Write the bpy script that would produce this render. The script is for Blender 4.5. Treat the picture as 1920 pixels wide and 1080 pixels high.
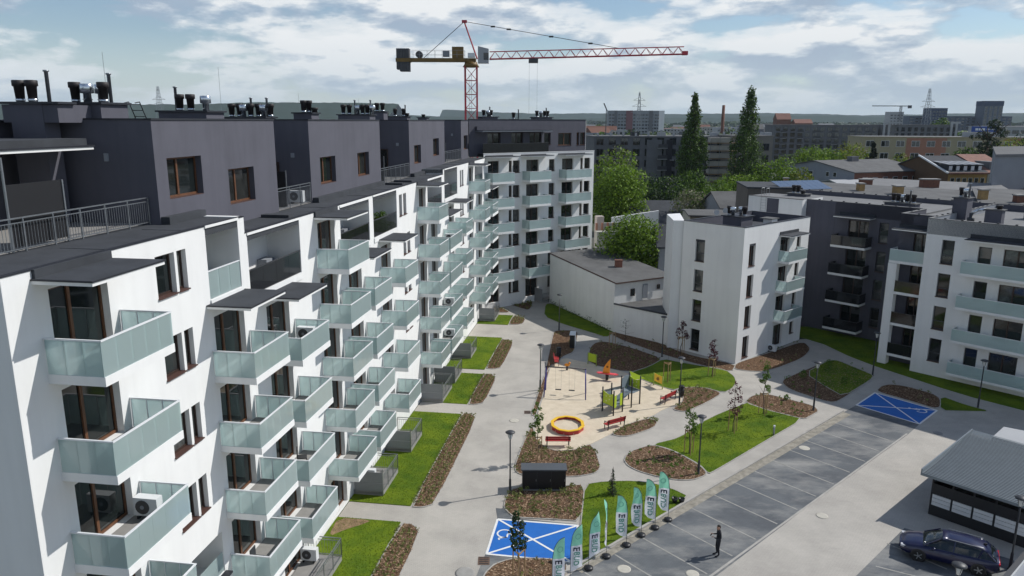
import bpy, bmesh, math, random
from math import sin, cos, pi, radians, atan2, hypot
from mathutils import Vector, Matrix
for o in list(bpy.data.objects): bpy.data.objects.remove(o)
S = bpy.context.scene
COL = S.collection
RND = random.Random(7)
# ------------------------------------------------------------------ camera
PITCH, ROLL, CAM_H = radians(12.675), radians(-0.2217), 22.1
cam = bpy.data.objects.new('camera', bpy.data.cameras.new('camera')); COL.objects.link(cam)
R0 = Vector((1, 0, 0)); U0 = Vector((0, sin(PITCH), cos(PITCH))); F0 = Vector((0, cos(PITCH), -sin(PITCH)))
Rr = R0*cos(ROLL)-U0*sin(ROLL); Ur = R0*sin(ROLL)+U0*cos(ROLL)
cam.matrix_world = Matrix(((Rr.x, Ur.x, -F0.x, 0), (Rr.y, Ur.y, -F0.y, 0), (Rr.z, Ur.z, -F0.z, CAM_H), (0, 0, 0, 1)))
cam.data.sensor_width = 36; cam.data.lens = 1394.74/1920*36
cam.data.clip_start = .2; cam.data.clip_end = 30000
S.camera = cam
# ------------------------------------------------------------------ light
SUN_EL, SUN_AZ = radians(43.4), radians(19.0)       # azimuth measured from +X towards +Y
W = bpy.data.worlds.new('World'); S.world = W; W.use_nodes = True
nt = W.node_tree; nt.nodes.clear()
def N(t, **k):
    n = nt.nodes.new(t)
    for a, v in k.items(): setattr(n, a, v)
    return n
def LK(a, b): nt.links.new(a, b)
def MATH(op, a, b=None, clamp=False):
    n = nt.nodes.new('ShaderNodeMath'); n.operation = op; n.use_clamp = clamp
    for i, v in enumerate((a, b)):
        if v is None: continue
        if hasattr(v, 'default_value') or hasattr(v, 'is_linked'): nt.links.new(v, n.inputs[i])
        else: n.inputs[i].default_value = v
    return n.outputs[0]
out = N('ShaderNodeOutputWorld'); bg = N('ShaderNodeBackground'); bg.inputs[1].default_value = .1
sky = N('ShaderNodeTexSky', sky_type='NISHITA', sun_disc=False)
sky.sun_elevation = SUN_EL; sky.sun_rotation = radians(90)-SUN_AZ
sky.altitude = 50; sky.air_density = 1; sky.dust_density = .25; sky.ozone_density = 2.5
tc = N('ShaderNodeTexCoord'); sp = N('ShaderNodeSeparateXYZ'); LK(tc.outputs['Generated'], sp.inputs[0])
zz = MATH('MAXIMUM', sp.outputs[2], 0.0); 
cv = N('ShaderNodeCombineXYZ'); LK(sp.outputs[0], cv.inputs[0]); LK(sp.outputs[1], cv.inputs[1]); LK(MATH('MULTIPLY', zz, 3.1), cv.inputs[2])
def noise(vec, sc, det, rough, dist=0, off=(0, 0, 0)):
    m = N('ShaderNodeMapping'); m.inputs['Location'].default_value = off; LK(vec, m.inputs[0])
    n = N('ShaderNodeTexNoise'); n.inputs['Scale'].default_value = sc; n.inputs['Detail'].default_value = det
    n.inputs['Roughness'].default_value = rough; n.inputs['Distortion'].default_value = dist
    LK(m.outputs[0], n.inputs['Vector']); return n.outputs['Fac']
def ramp(fac, stops):
    r = N('ShaderNodeValToRGB'); LK(fac, r.inputs[0]); e = r.color_ramp.elements
    while len(e) < len(stops): e.new(.5)
    for i, (p, c) in enumerate(stops):
        e[i].position = p; e[i].color = (c, c, c, 1) if isinstance(c, (int, float)) else (*c, 1)
    return r.outputs[0]
O1 = (3.1, 1.7, .4)
n1 = noise(cv.outputs[0], 5.6, 11, .55, 0, O1)
n2 = noise(cv.outputs[0], 5.6, 11, .55, 0, (O1[0], O1[1], O1[2]+.045))     # the same cloud a little higher up: bases lie under it, tops do not
n3 = noise(cv.outputs[0], 2.2, 4, .5, .1, (8.3, 2.2, 5.1))
cover = MATH('ADD', n1, MATH('MULTIPLY', ramp(sp.outputs[2], [(0, 0), (.15, .1), (.5, 1)]), -.15))   # seen from the side clouds overlap, overhead the gaps open
mask = ramp(cover, [(.40, 0), (.46, .7), (.535, 1)])
lit = MATH('ADD', MATH('MULTIPLY', MATH('SUBTRACT', n1, n2), 3.2), MATH('ADD', MATH('MULTIPLY', n3, .9), .07), True)
ccol = ramp(lit, [(.30, (3.8, 4.7, 5.9)), (.46, (5.9, 6.6, 7.4)), (.62, (8.8, 9.05, 9.2))])
mx = N('ShaderNodeMix', data_type='RGBA'); LK(mask, mx.inputs[0]); LK(sky.outputs[0], mx.inputs[6]); LK(ccol, mx.inputs[7])
hz = ramp(sp.outputs[2], [(0, .9), (.03, .55), (.10, 0)])
mx2 = N('ShaderNodeMix', data_type='RGBA'); LK(hz, mx2.inputs[0]); LK(mx.outputs[2], mx2.inputs[6]); mx2.inputs[7].default_value = (5.9, 6.9, 7.5, 1)
LK(mx2.outputs[2], bg.inputs[0]); LK(bg.outputs[0], out.inputs[0])
sun = bpy.data.objects.new('sun', bpy.data.lights.new('sun', 'SUN')); COL.objects.link(sun)
sun.data.energy = 4.0; sun.data.angle = radians(.5); sun.data.color = (1, .972, .925)
sd = Vector((cos(SUN_EL)*cos(SUN_AZ), cos(SUN_EL)*sin(SUN_AZ), sin(SUN_EL)))
sun.rotation_euler = sd.to_track_quat('Z', 'Y').to_euler(); sun.location = (60, 40, 90)
S.view_settings.view_transform = 'Standard'; S.view_settings.look = 'None'
S.view_settings.exposure = 0; S.view_settings.gamma = 1; S.view_settings.use_curve_mapping = False
S.cycles.max_bounces = 6; S.cycles.diffuse_bounces = 3; S.cycles.transparent_max_bounces = 12
# ------------------------------------------------------------------ materials
MATS = {}
def mat(name, col, rough=.8, var=0, vscale=.6, bump=0, bscale=40, metal=0, col2=None, spec=.5, detail=6, island=0, vlo=.35, vhi=.65, coat=0):
    """principled material: colour varied by noise between col and col2 (or col*(1-var)), fine relief by a second noise"""
    if name in MATS: return MATS[name]
    m = bpy.data.materials.new(name); m.use_nodes = True; t = m.node_tree; L = t.links.new
    b = t.nodes['Principled BSDF']; b.inputs['Roughness'].default_value = rough; b.inputs['Metallic'].default_value = metal
    b.inputs['Specular IOR Level'].default_value = spec
    if coat: b.inputs['Coat Weight'].default_value = coat; b.inputs['Coat Roughness'].default_value = .04
    b.inputs['Base Color'].default_value = (*col, 1)
    src = None
    if var or col2:
        g = t.nodes.new('ShaderNodeNewGeometry')
        n = t.nodes.new('ShaderNodeTexNoise'); n.inputs['Scale'].default_value = vscale; n.inputs['Detail'].default_value = detail
        n.inputs['Roughness'].default_value = .62
        L(g.outputs['Position'], n.inputs['Vector'])
        r = t.nodes.new('ShaderNodeValToRGB'); e = r.color_ramp.elements
        e[0].position = vlo; e[1].position = vhi
        c2 = col2 or tuple(c*(1-var) for c in col)
        e[0].color = (*c2, 1); e[1].color = (*col, 1)
        L(n.outputs['Fac'], r.inputs[0]); src = r.outputs[0]
    if island:
        g2 = t.nodes.new('ShaderNodeNewGeometry'); hs = t.nodes.new('ShaderNodeHueSaturation')
        mr = t.nodes.new('ShaderNodeMapRange'); mr.inputs[3].default_value = 1-island; mr.inputs[4].default_value = 1+island
        L(g2.outputs['Random Per Island'], mr.inputs[0]); L(mr.outputs[0], hs.inputs['Value'])
        if src: L(src, hs.inputs['Color'])
        else: hs.inputs['Color'].default_value = (*col, 1)
        src = hs.outputs[0]
    if src: L(src, b.inputs['Base Color'])
    if bump:
        g3 = t.nodes.new('ShaderNodeNewGeometry')
        n = t.nodes.new('ShaderNodeTexNoise'); n.inputs['Scale'].default_value = bscale; n.inputs['Detail'].default_value = 4
        L(g3.outputs['Position'], n.inputs['Vector'])
        bp = t.nodes.new('ShaderNodeBump'); bp.inputs['Strength'].default_value = bump; bp.inputs['Distance'].default_value = .02
        L(n.outputs['Fac'], bp.inputs['Height']); L(bp.outputs[0], b.inputs['Normal'])
    MATS[name] = m; return m
def leafmat(name, col, var=.35, trans=.3):
    if name in MATS: return MATS[name]
    m = mat(name, col, .6, island=var, spec=.25)
    t = m.node_tree; b = t.nodes['Principled BSDF']; o = t.nodes['Material Output']
    tr = t.nodes.new('ShaderNodeBsdfTranslucent'); mx = t.nodes.new('ShaderNodeMixShader'); mx.inputs[0].default_value = trans
    tr.inputs[0].default_value = (*col, 1)
    if b.inputs['Base Color'].links: t.links.new(b.inputs['Base Color'].links[0].from_socket, tr.inputs[0])
    t.links.new(b.outputs[0], mx.inputs[1]); t.links.new(tr.outputs[0], mx.inputs[2]); t.links.new(mx.outputs[0], o.inputs[0])
    return m
def frosted(name, col, clear=.28, dark=False):
    m = bpy.data.materials.new(name); m.use_nodes = True; t = m.node_tree; L = t.links.new
    b = t.nodes['Principled BSDF']; o = t.nodes['Material Output']
    b.inputs['Base Color'].default_value = (*col, 1); b.inputs['Roughness'].default_value = .12
    tr = t.nodes.new('ShaderNodeBsdfTranslucent'); tr.inputs[0].default_value = (*[min(1, c*1.15) for c in col], 1)
    tp = t.nodes.new('ShaderNodeBsdfTransparent'); tp.inputs[0].default_value = (.86, .955, .94, 1) if not dark else (.25, .27, .3, 1)
    a = t.nodes.new('ShaderNodeMixShader'); a.inputs[0].default_value = .48 if not dark else .1
    L(b.outputs[0], a.inputs[1]); L(tr.outputs[0], a.inputs[2])
    c = t.nodes.new('ShaderNodeMixShader'); c.inputs[0].default_value = clear
    L(a.outputs[0], c.inputs[1]); L(tp.outputs[0], c.inputs[2])
    # the two panes that make up a sheet of glass reflect at grazing view
    fr = t.nodes.new('ShaderNodeFresnel'); fr.inputs[0].default_value = 1.45
    gl = t.nodes.new('ShaderNodeBsdfGlossy'); gl.inputs['Roughness'].default_value = .06
    d = t.nodes.new('ShaderNodeMixShader'); L(fr.outputs[0], d.inputs[0]); L(c.outputs[0], d.inputs[1]); L(gl.outputs[0], d.inputs[2])
    L(d.outputs[0], o.inputs[0]); MATS[name] = m; return m
WHITE = mat('white_render', (.80, .80, .785), .9, var=.05, vscale=.35, bump=.12, bscale=60)
def streaks(m, amount, sx=1.6, sz=.12):
    """faint vertical weather streaks in the render"""
    t = m.node_tree; b = t.nodes['Principled BSDF']; src = b.inputs['Base Color'].links[0].from_socket
    g = t.nodes.new('ShaderNodeNewGeometry'); mp = t.nodes.new('ShaderNodeMapping'); mp.inputs['Scale'].default_value = (sx, sx, sz); n = t.nodes.new('ShaderNodeTexNoise'); n.inputs['Scale'].default_value = 1; n.inputs['Detail'].default_value = 7; n.inputs['Roughness'].default_value = .6
    r = t.nodes.new('ShaderNodeMapRange'); r.inputs[1].default_value = .42; r.inputs[2].default_value = .7; r.inputs[3].default_value = 1; r.inputs[4].default_value = 1-amount
    hs = t.nodes.new('ShaderNodeHueSaturation'); L = t.links.new
    L(g.outputs['Position'], mp.inputs[0]); L(mp.outputs[0], n.inputs['Vector']); L(n.outputs['Fac'], r.inputs[0]); L(r.outputs[0], hs.inputs['Value']); L(src, hs.inputs['Color']); L(hs.outputs[0], b.inputs['Base Color'])
streaks(WHITE, .06)
WHITE2 = mat('white_render_old', (.82, .82, .80), .9, var=.06, vscale=.5, bump=.25, bscale=20)
streaks(WHITE2, .07)
GREY = mat('anthracite_render', (.10, .10, .124), .92, var=.12, vscale=.5, bump=.3, bscale=45)
streaks(GREY, .11, 2.2, .2)
FELT = mat('roofing_felt', (.048, .053, .062), .88, var=.3, vscale=1.1, bump=.5, bscale=70)
FELT2 = mat('old_roofing_felt', (.13, .13, .128), .9, var=.35, vscale=.45, bump=.4, bscale=30)
ROOFPALE = mat('pale_roof_membrane', (.19, .19, .19), .85, var=.2, vscale=.7, bump=.2, bscale=30)
COPING = mat('dark_coping', (.03, .032, .04), .5, metal=.3)
WOOD = mat('brown_window_frame', (.15, .062, .026), .5, var=.35, vscale=5)
WOODD = mat('dark_brown_frame', (.045, .022, .015), .5, var=.3, vscale=5)
SILL = mat('brown_sill', (.09, .045, .035), .45, var=.2, vscale=4)
PANE = mat('window_glass', (.012, .016, .016), .04, spec=.75)
PANEC = mat('window_glass_over_curtain', (.10, .105, .10), .06, spec=.75, var=.6, vscale=2.5)
PANEB = mat('window_glass_over_blind', (.035, .037, .035), .05, spec=.75, var=.5, vscale=1.5)
FROST = frosted('frosted_glass', (.76, .94, .925), .36)
SMOKE = frosted('smoked_glass', (.02, .022, .026), .35, True)
RAIL = mat('white_rail', (.72, .74, .75), .4)
STEEL = mat('galvanised_steel', (.32, .34, .36), .38, metal=.75, var=.2, vscale=6)
BLACKM = mat('black_metal', (.012, .012, .014), .45)
DARKM = mat('dark_grey_metal', (.045, .047, .052), .5)
VENTB = mat('brown_black_vent', (.022, .017, .017), .6)
ALU = mat('bright_aluminium', (.62, .66, .70), .25, metal=.9)
CONC = mat('concrete', (.34, .33, .31), .9, var=.25, vscale=1.2, bump=.3, bscale=25)
KERB = mat('kerb_concrete', (.42, .40, .365), .9, var=.2, vscale=2, bump=.2, bscale=30)
PANELG = mat('grey_privacy_panel', (.225, .235, .245), .6, var=.06, vscale=2)
TILE = mat('balcony_tile', (.30, .29, .275), .7, var=.12, vscale=3)
RED = mat('red_paint', (.42, .03, .028), .45)
CRANER = mat('crane_red', (.45, .035, .055), .5, var=.2, vscale=1)
CRANEY = mat('crane_ochre', (.20, .115, .018), .55, var=.3, vscale=1.2)
LIME = mat('lime_panel', (.42, .55, .02), .5)
ORANGE = mat('orange_panel', (.75, .27, .015), .45)
YELLOW = mat('yellow_paint', (.82, .50, .02), .45)
PINK = mat('pink_red_seat', (.75, .08, .09), .45)
VIOLET = mat('violet_steel', (.035, .03, .22), .4)
GREYP = mat('blue_grey_board', (.18, .22, .25), .6)
TIMBER = mat('stake_timber', (.36, .24, .12), .8, var=.25, vscale=8)
BARK = mat('bark', (.085, .06, .045), .9, var=.3, vscale=6, bump=.4)
BRICK = mat('old_brick', (.20, .085, .05), .9, col2=(.12, .06, .045), vscale=3, bump=.4)
BRICKY = mat('yellow_brick', (.42, .27, .11), .9, var=.3, vscale=3, bump=.3)
OCHRE = mat('ochre_render', (.48, .31, .12), .9, var=.15, vscale=.8)
BROWNR = mat('brown_gable', (.115, .068, .035), .9, var=.2, vscale=.5)
CREAM = mat('cream_render', (.42, .41, .36), .9, var=.12, vscale=.8)
GREYR = mat('cool_grey_render', (.27, .29, .32), .9, var=.12, vscale=.4)
GREYD = mat('dark_block_render', (.155, .158, .17), .9, var=.3, vscale=.3)
GREYM = mat('mid_grey_render', (.17, .175, .185), .9, var=.25, vscale=.3)
PALE = mat('pale_panel_block', (.40, .41, .42), .9, var=.1, vscale=.1)
BLUEG = mat('blue_grey_block', (.10, .125, .165), .85, var=.2, vscale=.05)
SALMON = mat('salmon_render', (.36, .18, .12), .9, var=.12, vscale=.4)
SAND_R = mat('sandstone_render', (.36, .32, .21), .9, var=.12, vscale=.4)
TERRA = mat('terracotta_tiles', (.27, .13, .095), .85, var=.3, vscale=1.5)
PAINTW = mat('white_road_paint', (.78, .78, .76), .7, var=.08, vscale=3)
PAINTB = mat('blue_bay_paint', (.008, .135, .49), .65, var=.12, vscale=1.5)
LINE = mat('pale_line_pavers', (.36, .35, .32), .85, var=.3, vscale=2.5)
TYRE = mat('tyre', (.012, .012, .012), .8)
CARP = mat('dark_blue_car_paint', (.005, .006, .042), .28, metal=.1, coat=.5)
SKIN = mat('skin', (.45, .25, .17), .6)
CLOTH = mat('dark_cloth', (.012, .013, .018), .9)
HAIR = mat('dark_hair', (.02, .014, .01), .7)
NAVY = mat('navy_print', (.008, .012, .045), .6)
TEAL = mat('teal_print', (.13, .36, .30), .6)
# ------------------------------------------------------------------ mesh builder
class MB:
    def __init__(s): s.v = []; s.f = []; s.m = []; s.mats = []; s.smooth = []
    def mi(s, m):
        if m is None: m = WHITE
        if m not in s.mats: s.mats.append(m)
        return s.mats.index(m)
    def face(s, pts, m=None, sm=False):
        i = len(s.v); s.v += [tuple(p) for p in pts]; s.f.append(tuple(range(i, i+len(pts)))); s.m.append(s.mi(m)); s.smooth.append(sm)
    def box(s, x0, x1, y0, y1, z0, z1, m=None, top=None, M=None):
        c = [(x0, y0, z0), (x1, y0, z0), (x1, y1, z0), (x0, y1, z0), (x0, y0, z1), (x1, y0, z1), (x1, y1, z1), (x0, y1, z1)]
        if M is not None: c = [tuple(M @ Vector(p)) for p in c]
        i = len(s.v); s.v += c; k = s.mi(m); kt = s.mi(top) if top else k
        for q, mm in (((3, 2, 1, 0), k), ((4, 5, 6, 7), kt), ((0, 1, 5, 4), k), ((1, 2, 6, 5), k), ((2, 3, 7, 6), k), ((3, 0, 4, 7), k)):
            s.f.append(tuple(i+j for j in q)); s.m.append(mm); s.smooth.append(False)
    def prism(s, poly, z0, z1, m=None, top=None, bottom=True):
        A = sum(poly[i][0]*poly[(i+1) % len(poly)][1]-poly[(i+1) % len(poly)][0]*poly[i][1] for i in range(len(poly)))
        if A < 0: poly = poly[::-1]
        n = len(poly); i = len(s.v); k = s.mi(m); kt = s.mi(top) if top else k
        zt = z1 if callable(z1) else (lambda x, y: z1)
        zb = z0 if callable(z0) else (lambda x, y: z0)
        s.v += [(p[0], p[1], zb(*p[:2])) for p in poly]+[(p[0], p[1], zt(*p[:2])) for p in poly]
        for j in range(n):
            s.f.append((i+j, i+(j+1) % n, i+n+(j+1) % n, i+n+j)); s.m.append(k); s.smooth.append(False)
        s.f.append(tuple(i+n+j for j in range(n))); s.m.append(kt); s.smooth.append(False)
        if bottom: s.f.append(tuple(i+j for j in range(n))[::-1]); s.m.append(k); s.smooth.append(False)
    def tube(s, p0, p1, r, n=6, m=None, r1=None, cap=True):
        p0 = Vector(p0); p1 = Vector(p1); d = p1-p0
        if d.length < 1e-6: return
        d.normalize(); a = d.orthogonal().normalized(); b = d.cross(a); r1 = r if r1 is None else r1
        i = len(s.v); k = s.mi(m)
        for p, q in ((p0, r), (p1, r1)):
            s.v += [tuple(p+(a*cos(2*pi*j/n)+b*sin(2*pi*j/n))*q) for j in range(n)]
        for j in range(n):
            s.f.append((i+j, i+(j+1) % n, i+n+(j+1) % n, i+n+j)); s.m.append(k); s.smooth.append(n > 6)
        if cap:
            s.f.append(tuple(range(i, i+n))[::-1]); s.m.append(k); s.smooth.append(False)
            s.f.append(tuple(range(i+n, i+2*n))); s.m.append(k); s.smooth.append(False)
    def bar(s, p0, p1, w, h, m=None):
        """rectangular bar between two points, w across, h up"""
        p0 = Vector(p0); p1 = Vector(p1); d = (p1-p0).normalized(); up = Vector((0, 0, 1))
        if abs(d.z) > .98: up = Vector((0, 1, 0))
        a = d.cross(up).normalized()*w/2; b = a.normalized().cross(d)*h/2
        i = len(s.v); k = s.mi(m)
        for p in (p0, p1): s.v += [tuple(p-a-b), tuple(p+a-b), tuple(p+a+b), tuple(p-a+b)]
        for q in ((3, 2, 1, 0), (4, 5, 6, 7), (0, 1, 5, 4), (1, 2, 6, 5), (2, 3, 7, 6), (3, 0, 4, 7)):
            s.f.append(tuple(i+j for j in q)); s.m.append(k); s.smooth.append(False)
    def lathe(s, prof, c=(0, 0, 0), n=12, m=None, sm=True):
        i = len(s.v); k = s.mi(m); P = len(prof)
        for r, z in prof: s.v += [(c[0]+r*cos(2*pi*j/n), c[1]+r*sin(2*pi*j/n), c[2]+z) for j in range(n)]
        for q in range(P-1):
            for j in range(n):
                s.f.append((i+q*n+j, i+q*n+(j+1) % n, i+(q+1)*n+(j+1) % n, i+(q+1)*n+j)); s.m.append(k); s.smooth.append(sm)
        s.f.append(tuple(i+j for j in range(n))[::-1]); s.m.append(k); s.smooth.append(False)
        s.f.append(tuple(i+(P-1)*n+j for j in range(n))); s.m.append(k); s.smooth.append(False)
    def ball(s, c, r, m=None, n=10, sx=1, sy=1, sz=1):
        P = [(max(.001, sin(pi*q/6))*r, -cos(pi*q/6)*r) for q in range(7)]
        i = len(s.v); s.lathe(P, (0, 0, 0), n, m)
        for j in range(i, len(s.v)):
            x, y, z = s.v[j]; s.v[j] = (c[0]+x*sx, c[1]+y*sy, c[2]+z*sz)
    def mesh(s, name):
        me = bpy.data.meshes.new(name); me.from_pydata(s.v, [], s.f)
        for m in s.mats: me.materials.append(m)
        if len(s.mats) > 1: me.polygons.foreach_set('material_index', s.m)
        if any(s.smooth): me.polygons.foreach_set('use_smooth', s.smooth)
        me.update(); return me
    def obj(s, name, parent=None, M=None):
        return put(name, s.mesh(name), parent, M)
def put(name, me, parent=None, M=None):
    o = bpy.data.objects.new(name, me); COL.objects.link(o)
    if parent is not None: o.parent = parent
    if M is not None: o.matrix_local = M
    return o
USED = {}
def tag(o, label, cat, group=None):
    o['label'] = label; o['category'] = cat
    if group: o['group'] = group
    USED.setdefault(label, []).append(o.name)
    return o
def thing(name, label, cat, loc=(0, 0, 0), rz=0, group=None):
    o = bpy.data.objects.new(name, None); COL.objects.link(o); o.empty_display_size = .3
    o.location = loc; o.rotation_euler = (0, 0, rz); return tag(o, label, cat, group)
def struct(o): o['kind'] = 'structure'; return o
def stuff(o): o['kind'] = 'stuff'; return o
def copy_tree(o, parent=None):
    c = o.copy(); COL.objects.link(c)
    if parent is not None: c.parent = parent
    for ch in list(o.children): copy_tree(ch, c)
    return c
def dup(o, loc, rz, label, group=None, scale=None):
    c = copy_tree(o); c.location = loc; c.rotation_euler = (0, 0, rz); tag(c, label, o['category'], group or o.get('group'))
    if scale: c.scale = (scale,)*3
    return c
class Frame:
    """facade frame: x outwards from the wall, y along it, z up"""
    def __init__(s, ang, ox, oy):
        s.M = Matrix.Translation((ox, oy, 0)) @ Matrix.Rotation(-ang, 4, 'Z')
    def pt(s, b, a, z=0): return s.M @ Vector((b, a, z))
def T(x, y, z): return Matrix.Translation((x, y, z))
def RZ(a): return Matrix.Rotation(a, 4, 'Z')
class Bld:
    """a building thing: an Empty at its base; parts are placed in facade frames"""
    def __init__(s, name, label, cat, fr, b=0, a=0, group=None):
        s.root = bpy.data.objects.new(name, None); COL.objects.link(s.root); tag(s.root, label, cat, group)
        s.Mw = fr.M @ T(b, a, 0); s.root.matrix_world = s.Mw; s.inv = s.Mw.inverted()
    def add(s, name, me, fr, b=0, a=0, z=0, rz=0, sub=None, sc=None):
        M = fr.M @ T(b, a, z) @ RZ(rz)
        if sc: M = M @ Matrix.Diagonal((*sc, 1))
        o = put(name, me, s.root, s.inv @ M)
        for n2, me2, M2 in (sub or []): put(n2, me2, o, M2)
        return o
I4 = Matrix.Identity(4)
def wall_mesh(a0, a1, z0, z1, openings, m, depth=.22, name='wall', back=None):
    """facade sheet in the plane x=0 with rectangular openings (a0,a1,z0,z1[,depth[,backwall material]]) and their reveals"""
    mb = MB(); E = []
    for op in openings:
        if op[0] >= a1 or op[1] <= a0 or op[2] >= z1 or op[3] <= z0: continue
        E.append((max(op[0], a0), min(op[1], a1), max(op[2], z0), min(op[3], z1))+tuple(op[4:]))
    zs = sorted({z0, z1, *[e[2] for e in E], *[e[3] for e in E]})
    for i in range(len(zs)-1):
        za, zb = zs[i], zs[i+1]
        if zb-za < 1e-5: continue
        zm = (za+zb)/2; cuts = sorted([(e[0], e[1]) for e in E if e[2] < zm < e[3]]); p = a0
        for c0, c1 in cuts:
            if c0 > p+1e-5: mb.face([(0, p, za), (0, c0, za), (0, c0, zb), (0, p, zb)], m)
            p = max(p, c1)
        if a1 > p+1e-5: mb.face([(0, p, za), (0, a1, za), (0, a1, zb), (0, p, zb)], m)
    for e in E:
        d = e[4] if len(e) > 4 else depth; y0, y1, q0, q1 = e[:4]
        mb.face([(0, y0, q0), (0, y0, q1), (-d, y0, q1), (-d, y0, q0)], m)
        mb.face([(0, y1, q0), (-d, y1, q0), (-d, y1, q1), (0, y1, q1)], m)
        mb.face([(0, y0, q0), (-d, y0, q0), (-d, y1, q0), (0, y1, q0)], m)
        mb.face([(0, y0, q1), (0, y1, q1), (-d, y1, q1), (-d, y0, q1)], m)
        if len(e) > 5: mb.face([(-d, y0, q0), (-d, y1, q0), (-d, y1, q1), (-d, y0, q1)], e[5])
    return mb.mesh(name)
CACHE = {}
def window_meshes(w, h, mull, frame, key='', sill=True, split=None, blind=0):
    PN = (PANE, PANEB, PANEC)[blind]
    """frame, panes and sill of a window w wide, h high whose outer corner is at the origin, frame plane x=0 (outwards +x)"""
    k = (round(w, 2), round(h, 2), mull, frame.name, sill, split, blind)
    if k in CACHE: return CACHE[k]
    f = MB(); t = .075
    f.box(-.06, .02, 0, t, 0, h, frame); f.box(-.06, .02, w-t, w, 0, h, frame)
    f.box(-.06, .02, t, w-t, 0, t*1.2, frame); f.box(-.06, .02, t, w-t, h-t, h, frame)
    xs = [0+t]
    for q in mull: f.box(-.06, .03, q*w-t*.75, q*w+t*.75, t*1.2, h-t, frame); xs += [q*w-t*.75, q*w+t*.75]
    xs.append(w-t)
    if split: f.box(-.06, .025, t, w-t, split-t*.6, split+t*.6, frame)
    P = []
    for i in range(0, len(xs), 2):
        p = MB()
        if split:
            p.box(-.03, -.02, xs[i], xs[i+1], t*1.2, split-t*.6, PN); p.box(-.03, -.02, xs[i], xs[i+1], split+t*.6, h-t, PANE)
        else: p.box(-.03, -.02, xs[i], xs[i+1], t*1.2, h-t, PN if i == 0 or blind == 1 else PANE)
        P.append(p.mesh('pane'))
    sl = None
    if sill:
        q = MB(); q.box(.02, .27, -.03, w+.03, -.035, .012, SILL); sl = q.mesh('sill')
    CACHE[k] = (f.mesh('window'), P, sl); return CACHE[k]
def add_window(B, fr, a, z, w, h, mull=(.5,), frame=None, depth=.2, sill=True, split=None, b=0, name='window'):
    f, P, sl = window_meshes(w, h, tuple(mull), frame or WOOD, '', sill, split, RND.choice((0, 0, 0, 0, 0, 1, 1, 2)))
    sub = [('pane', p, I4) for p in P]
    if sl: sub.append(('sill', sl, I4))
    return B.add(name, f, fr, b-depth, a, z, sub=sub)
# ------------------------------------------------------------------ balconies
def balcony_meshes(L, D, glass, ret=3, front=5, joined=False, slabm=None, thick=.28, near=True, far=True, H=1.0, tiles=True):
    k = ('bal', round(L, 2), D, glass.name, ret, front, joined, near, far, H, thick)
    if k in CACHE: return CACHE[k]
    s = MB(); s.box(.0, D, 0, L, -thick, -.012, slabm or WHITE); s.box(.02, D-.08, .06, L-.06, -.012, .004, TILE)
    slab = s.mesh('balcony')
    h = MB(); RL = RAIL if glass is FROST else DARKM
    pts = [(0.02, .03, H), (D-.03, .03, H), (D-.03, L-.03, H), (0.02, L-.03, H)]
    if near: h.bar(pts[0], pts[1], .06, .045, RL)
    h.bar((D-.03, 0, H), (D-.03, L, H), .06, .045, RL)
    if far: h.bar(pts[2], pts[3], .06, .045, RL)
    for i in range(front+1): q = .05+(L-.1)*i/front; h.box(D-.085, D-.06, q-.014, q+.014, 0, H-.02, RL)
    for i in range(ret):
        q = .06+(D-.1)*i/ret
        if near: h.box(q-.014, q+.014, .055, .08, 0, H-.02, RL)
        if far: h.box(q-.014, q+.014, L-.08, L-.055, 0, H-.02, RL)
    rail = h.mesh('handrail'); P = []
    z0, z1, g = -.02, H-.025, .002
    def panel(x0, x1, y0, y1):
        p = MB(); p.box(x0, x1, y0, y1, z0, z1, glass); P.append(p)
    for i in range(front):
        y0 = L*i/front+g; y1 = L*(i+1)/front-g; panel(D-.038, D-.024, y0, y1)
    for i in range(ret):
        x0 = .02+(D-.06)*i/ret+g; x1 = .02+(D-.06)*(i+1)/ret-g
        if near: panel(x0, x1, .024, .038)
        if far: panel(x0, x1, L-.038, L-.024)
    if joined:
        j = MB()
        for p in P:
            i = len(j.v); j.v += p.v; j.f += [tuple(i+q for q in f) for f in p.f]; j.m += [j.mi(glass)]*len(p.f); j.smooth += p.smooth
        P = [('balustrade_glass', j.mesh('balustrade_glass'))]
    else: P = [('glass_panel', p.mesh('glass_panel')) for p in P]
    CACHE[k] = (slab, rail, P); return CACHE[k]
def add_balcony(B, fr, b, a, z, L, D=1.73, glass=None, **kw):
    slab, rail, P = balcony_meshes(L, D, glass or FROST, **kw)
    return B.add('balcony', slab, fr, b, a, z, sub=[('handrail', rail, I4)]+[(n, m, I4) for n, m in P])
def canopy_mesh(L, D, up=0, t=.13):
    k = ('can', round(L, 2), D, up)
    if k in CACHE: return CACHE[k]
    s = MB(); s.box(0, D, 0, L, -t, -.03, WHITE); s.box(0, D+.03, -.03, L+.03, -.03, .012, COPING)
    s.box(.012, D, .0, L, .012, .02, FELT)
    if up: s.box(.004, .10, .05, L-.05, .02, up, FELT)
    CACHE[k] = s.mesh('canopy'); return CACHE[k]
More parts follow.
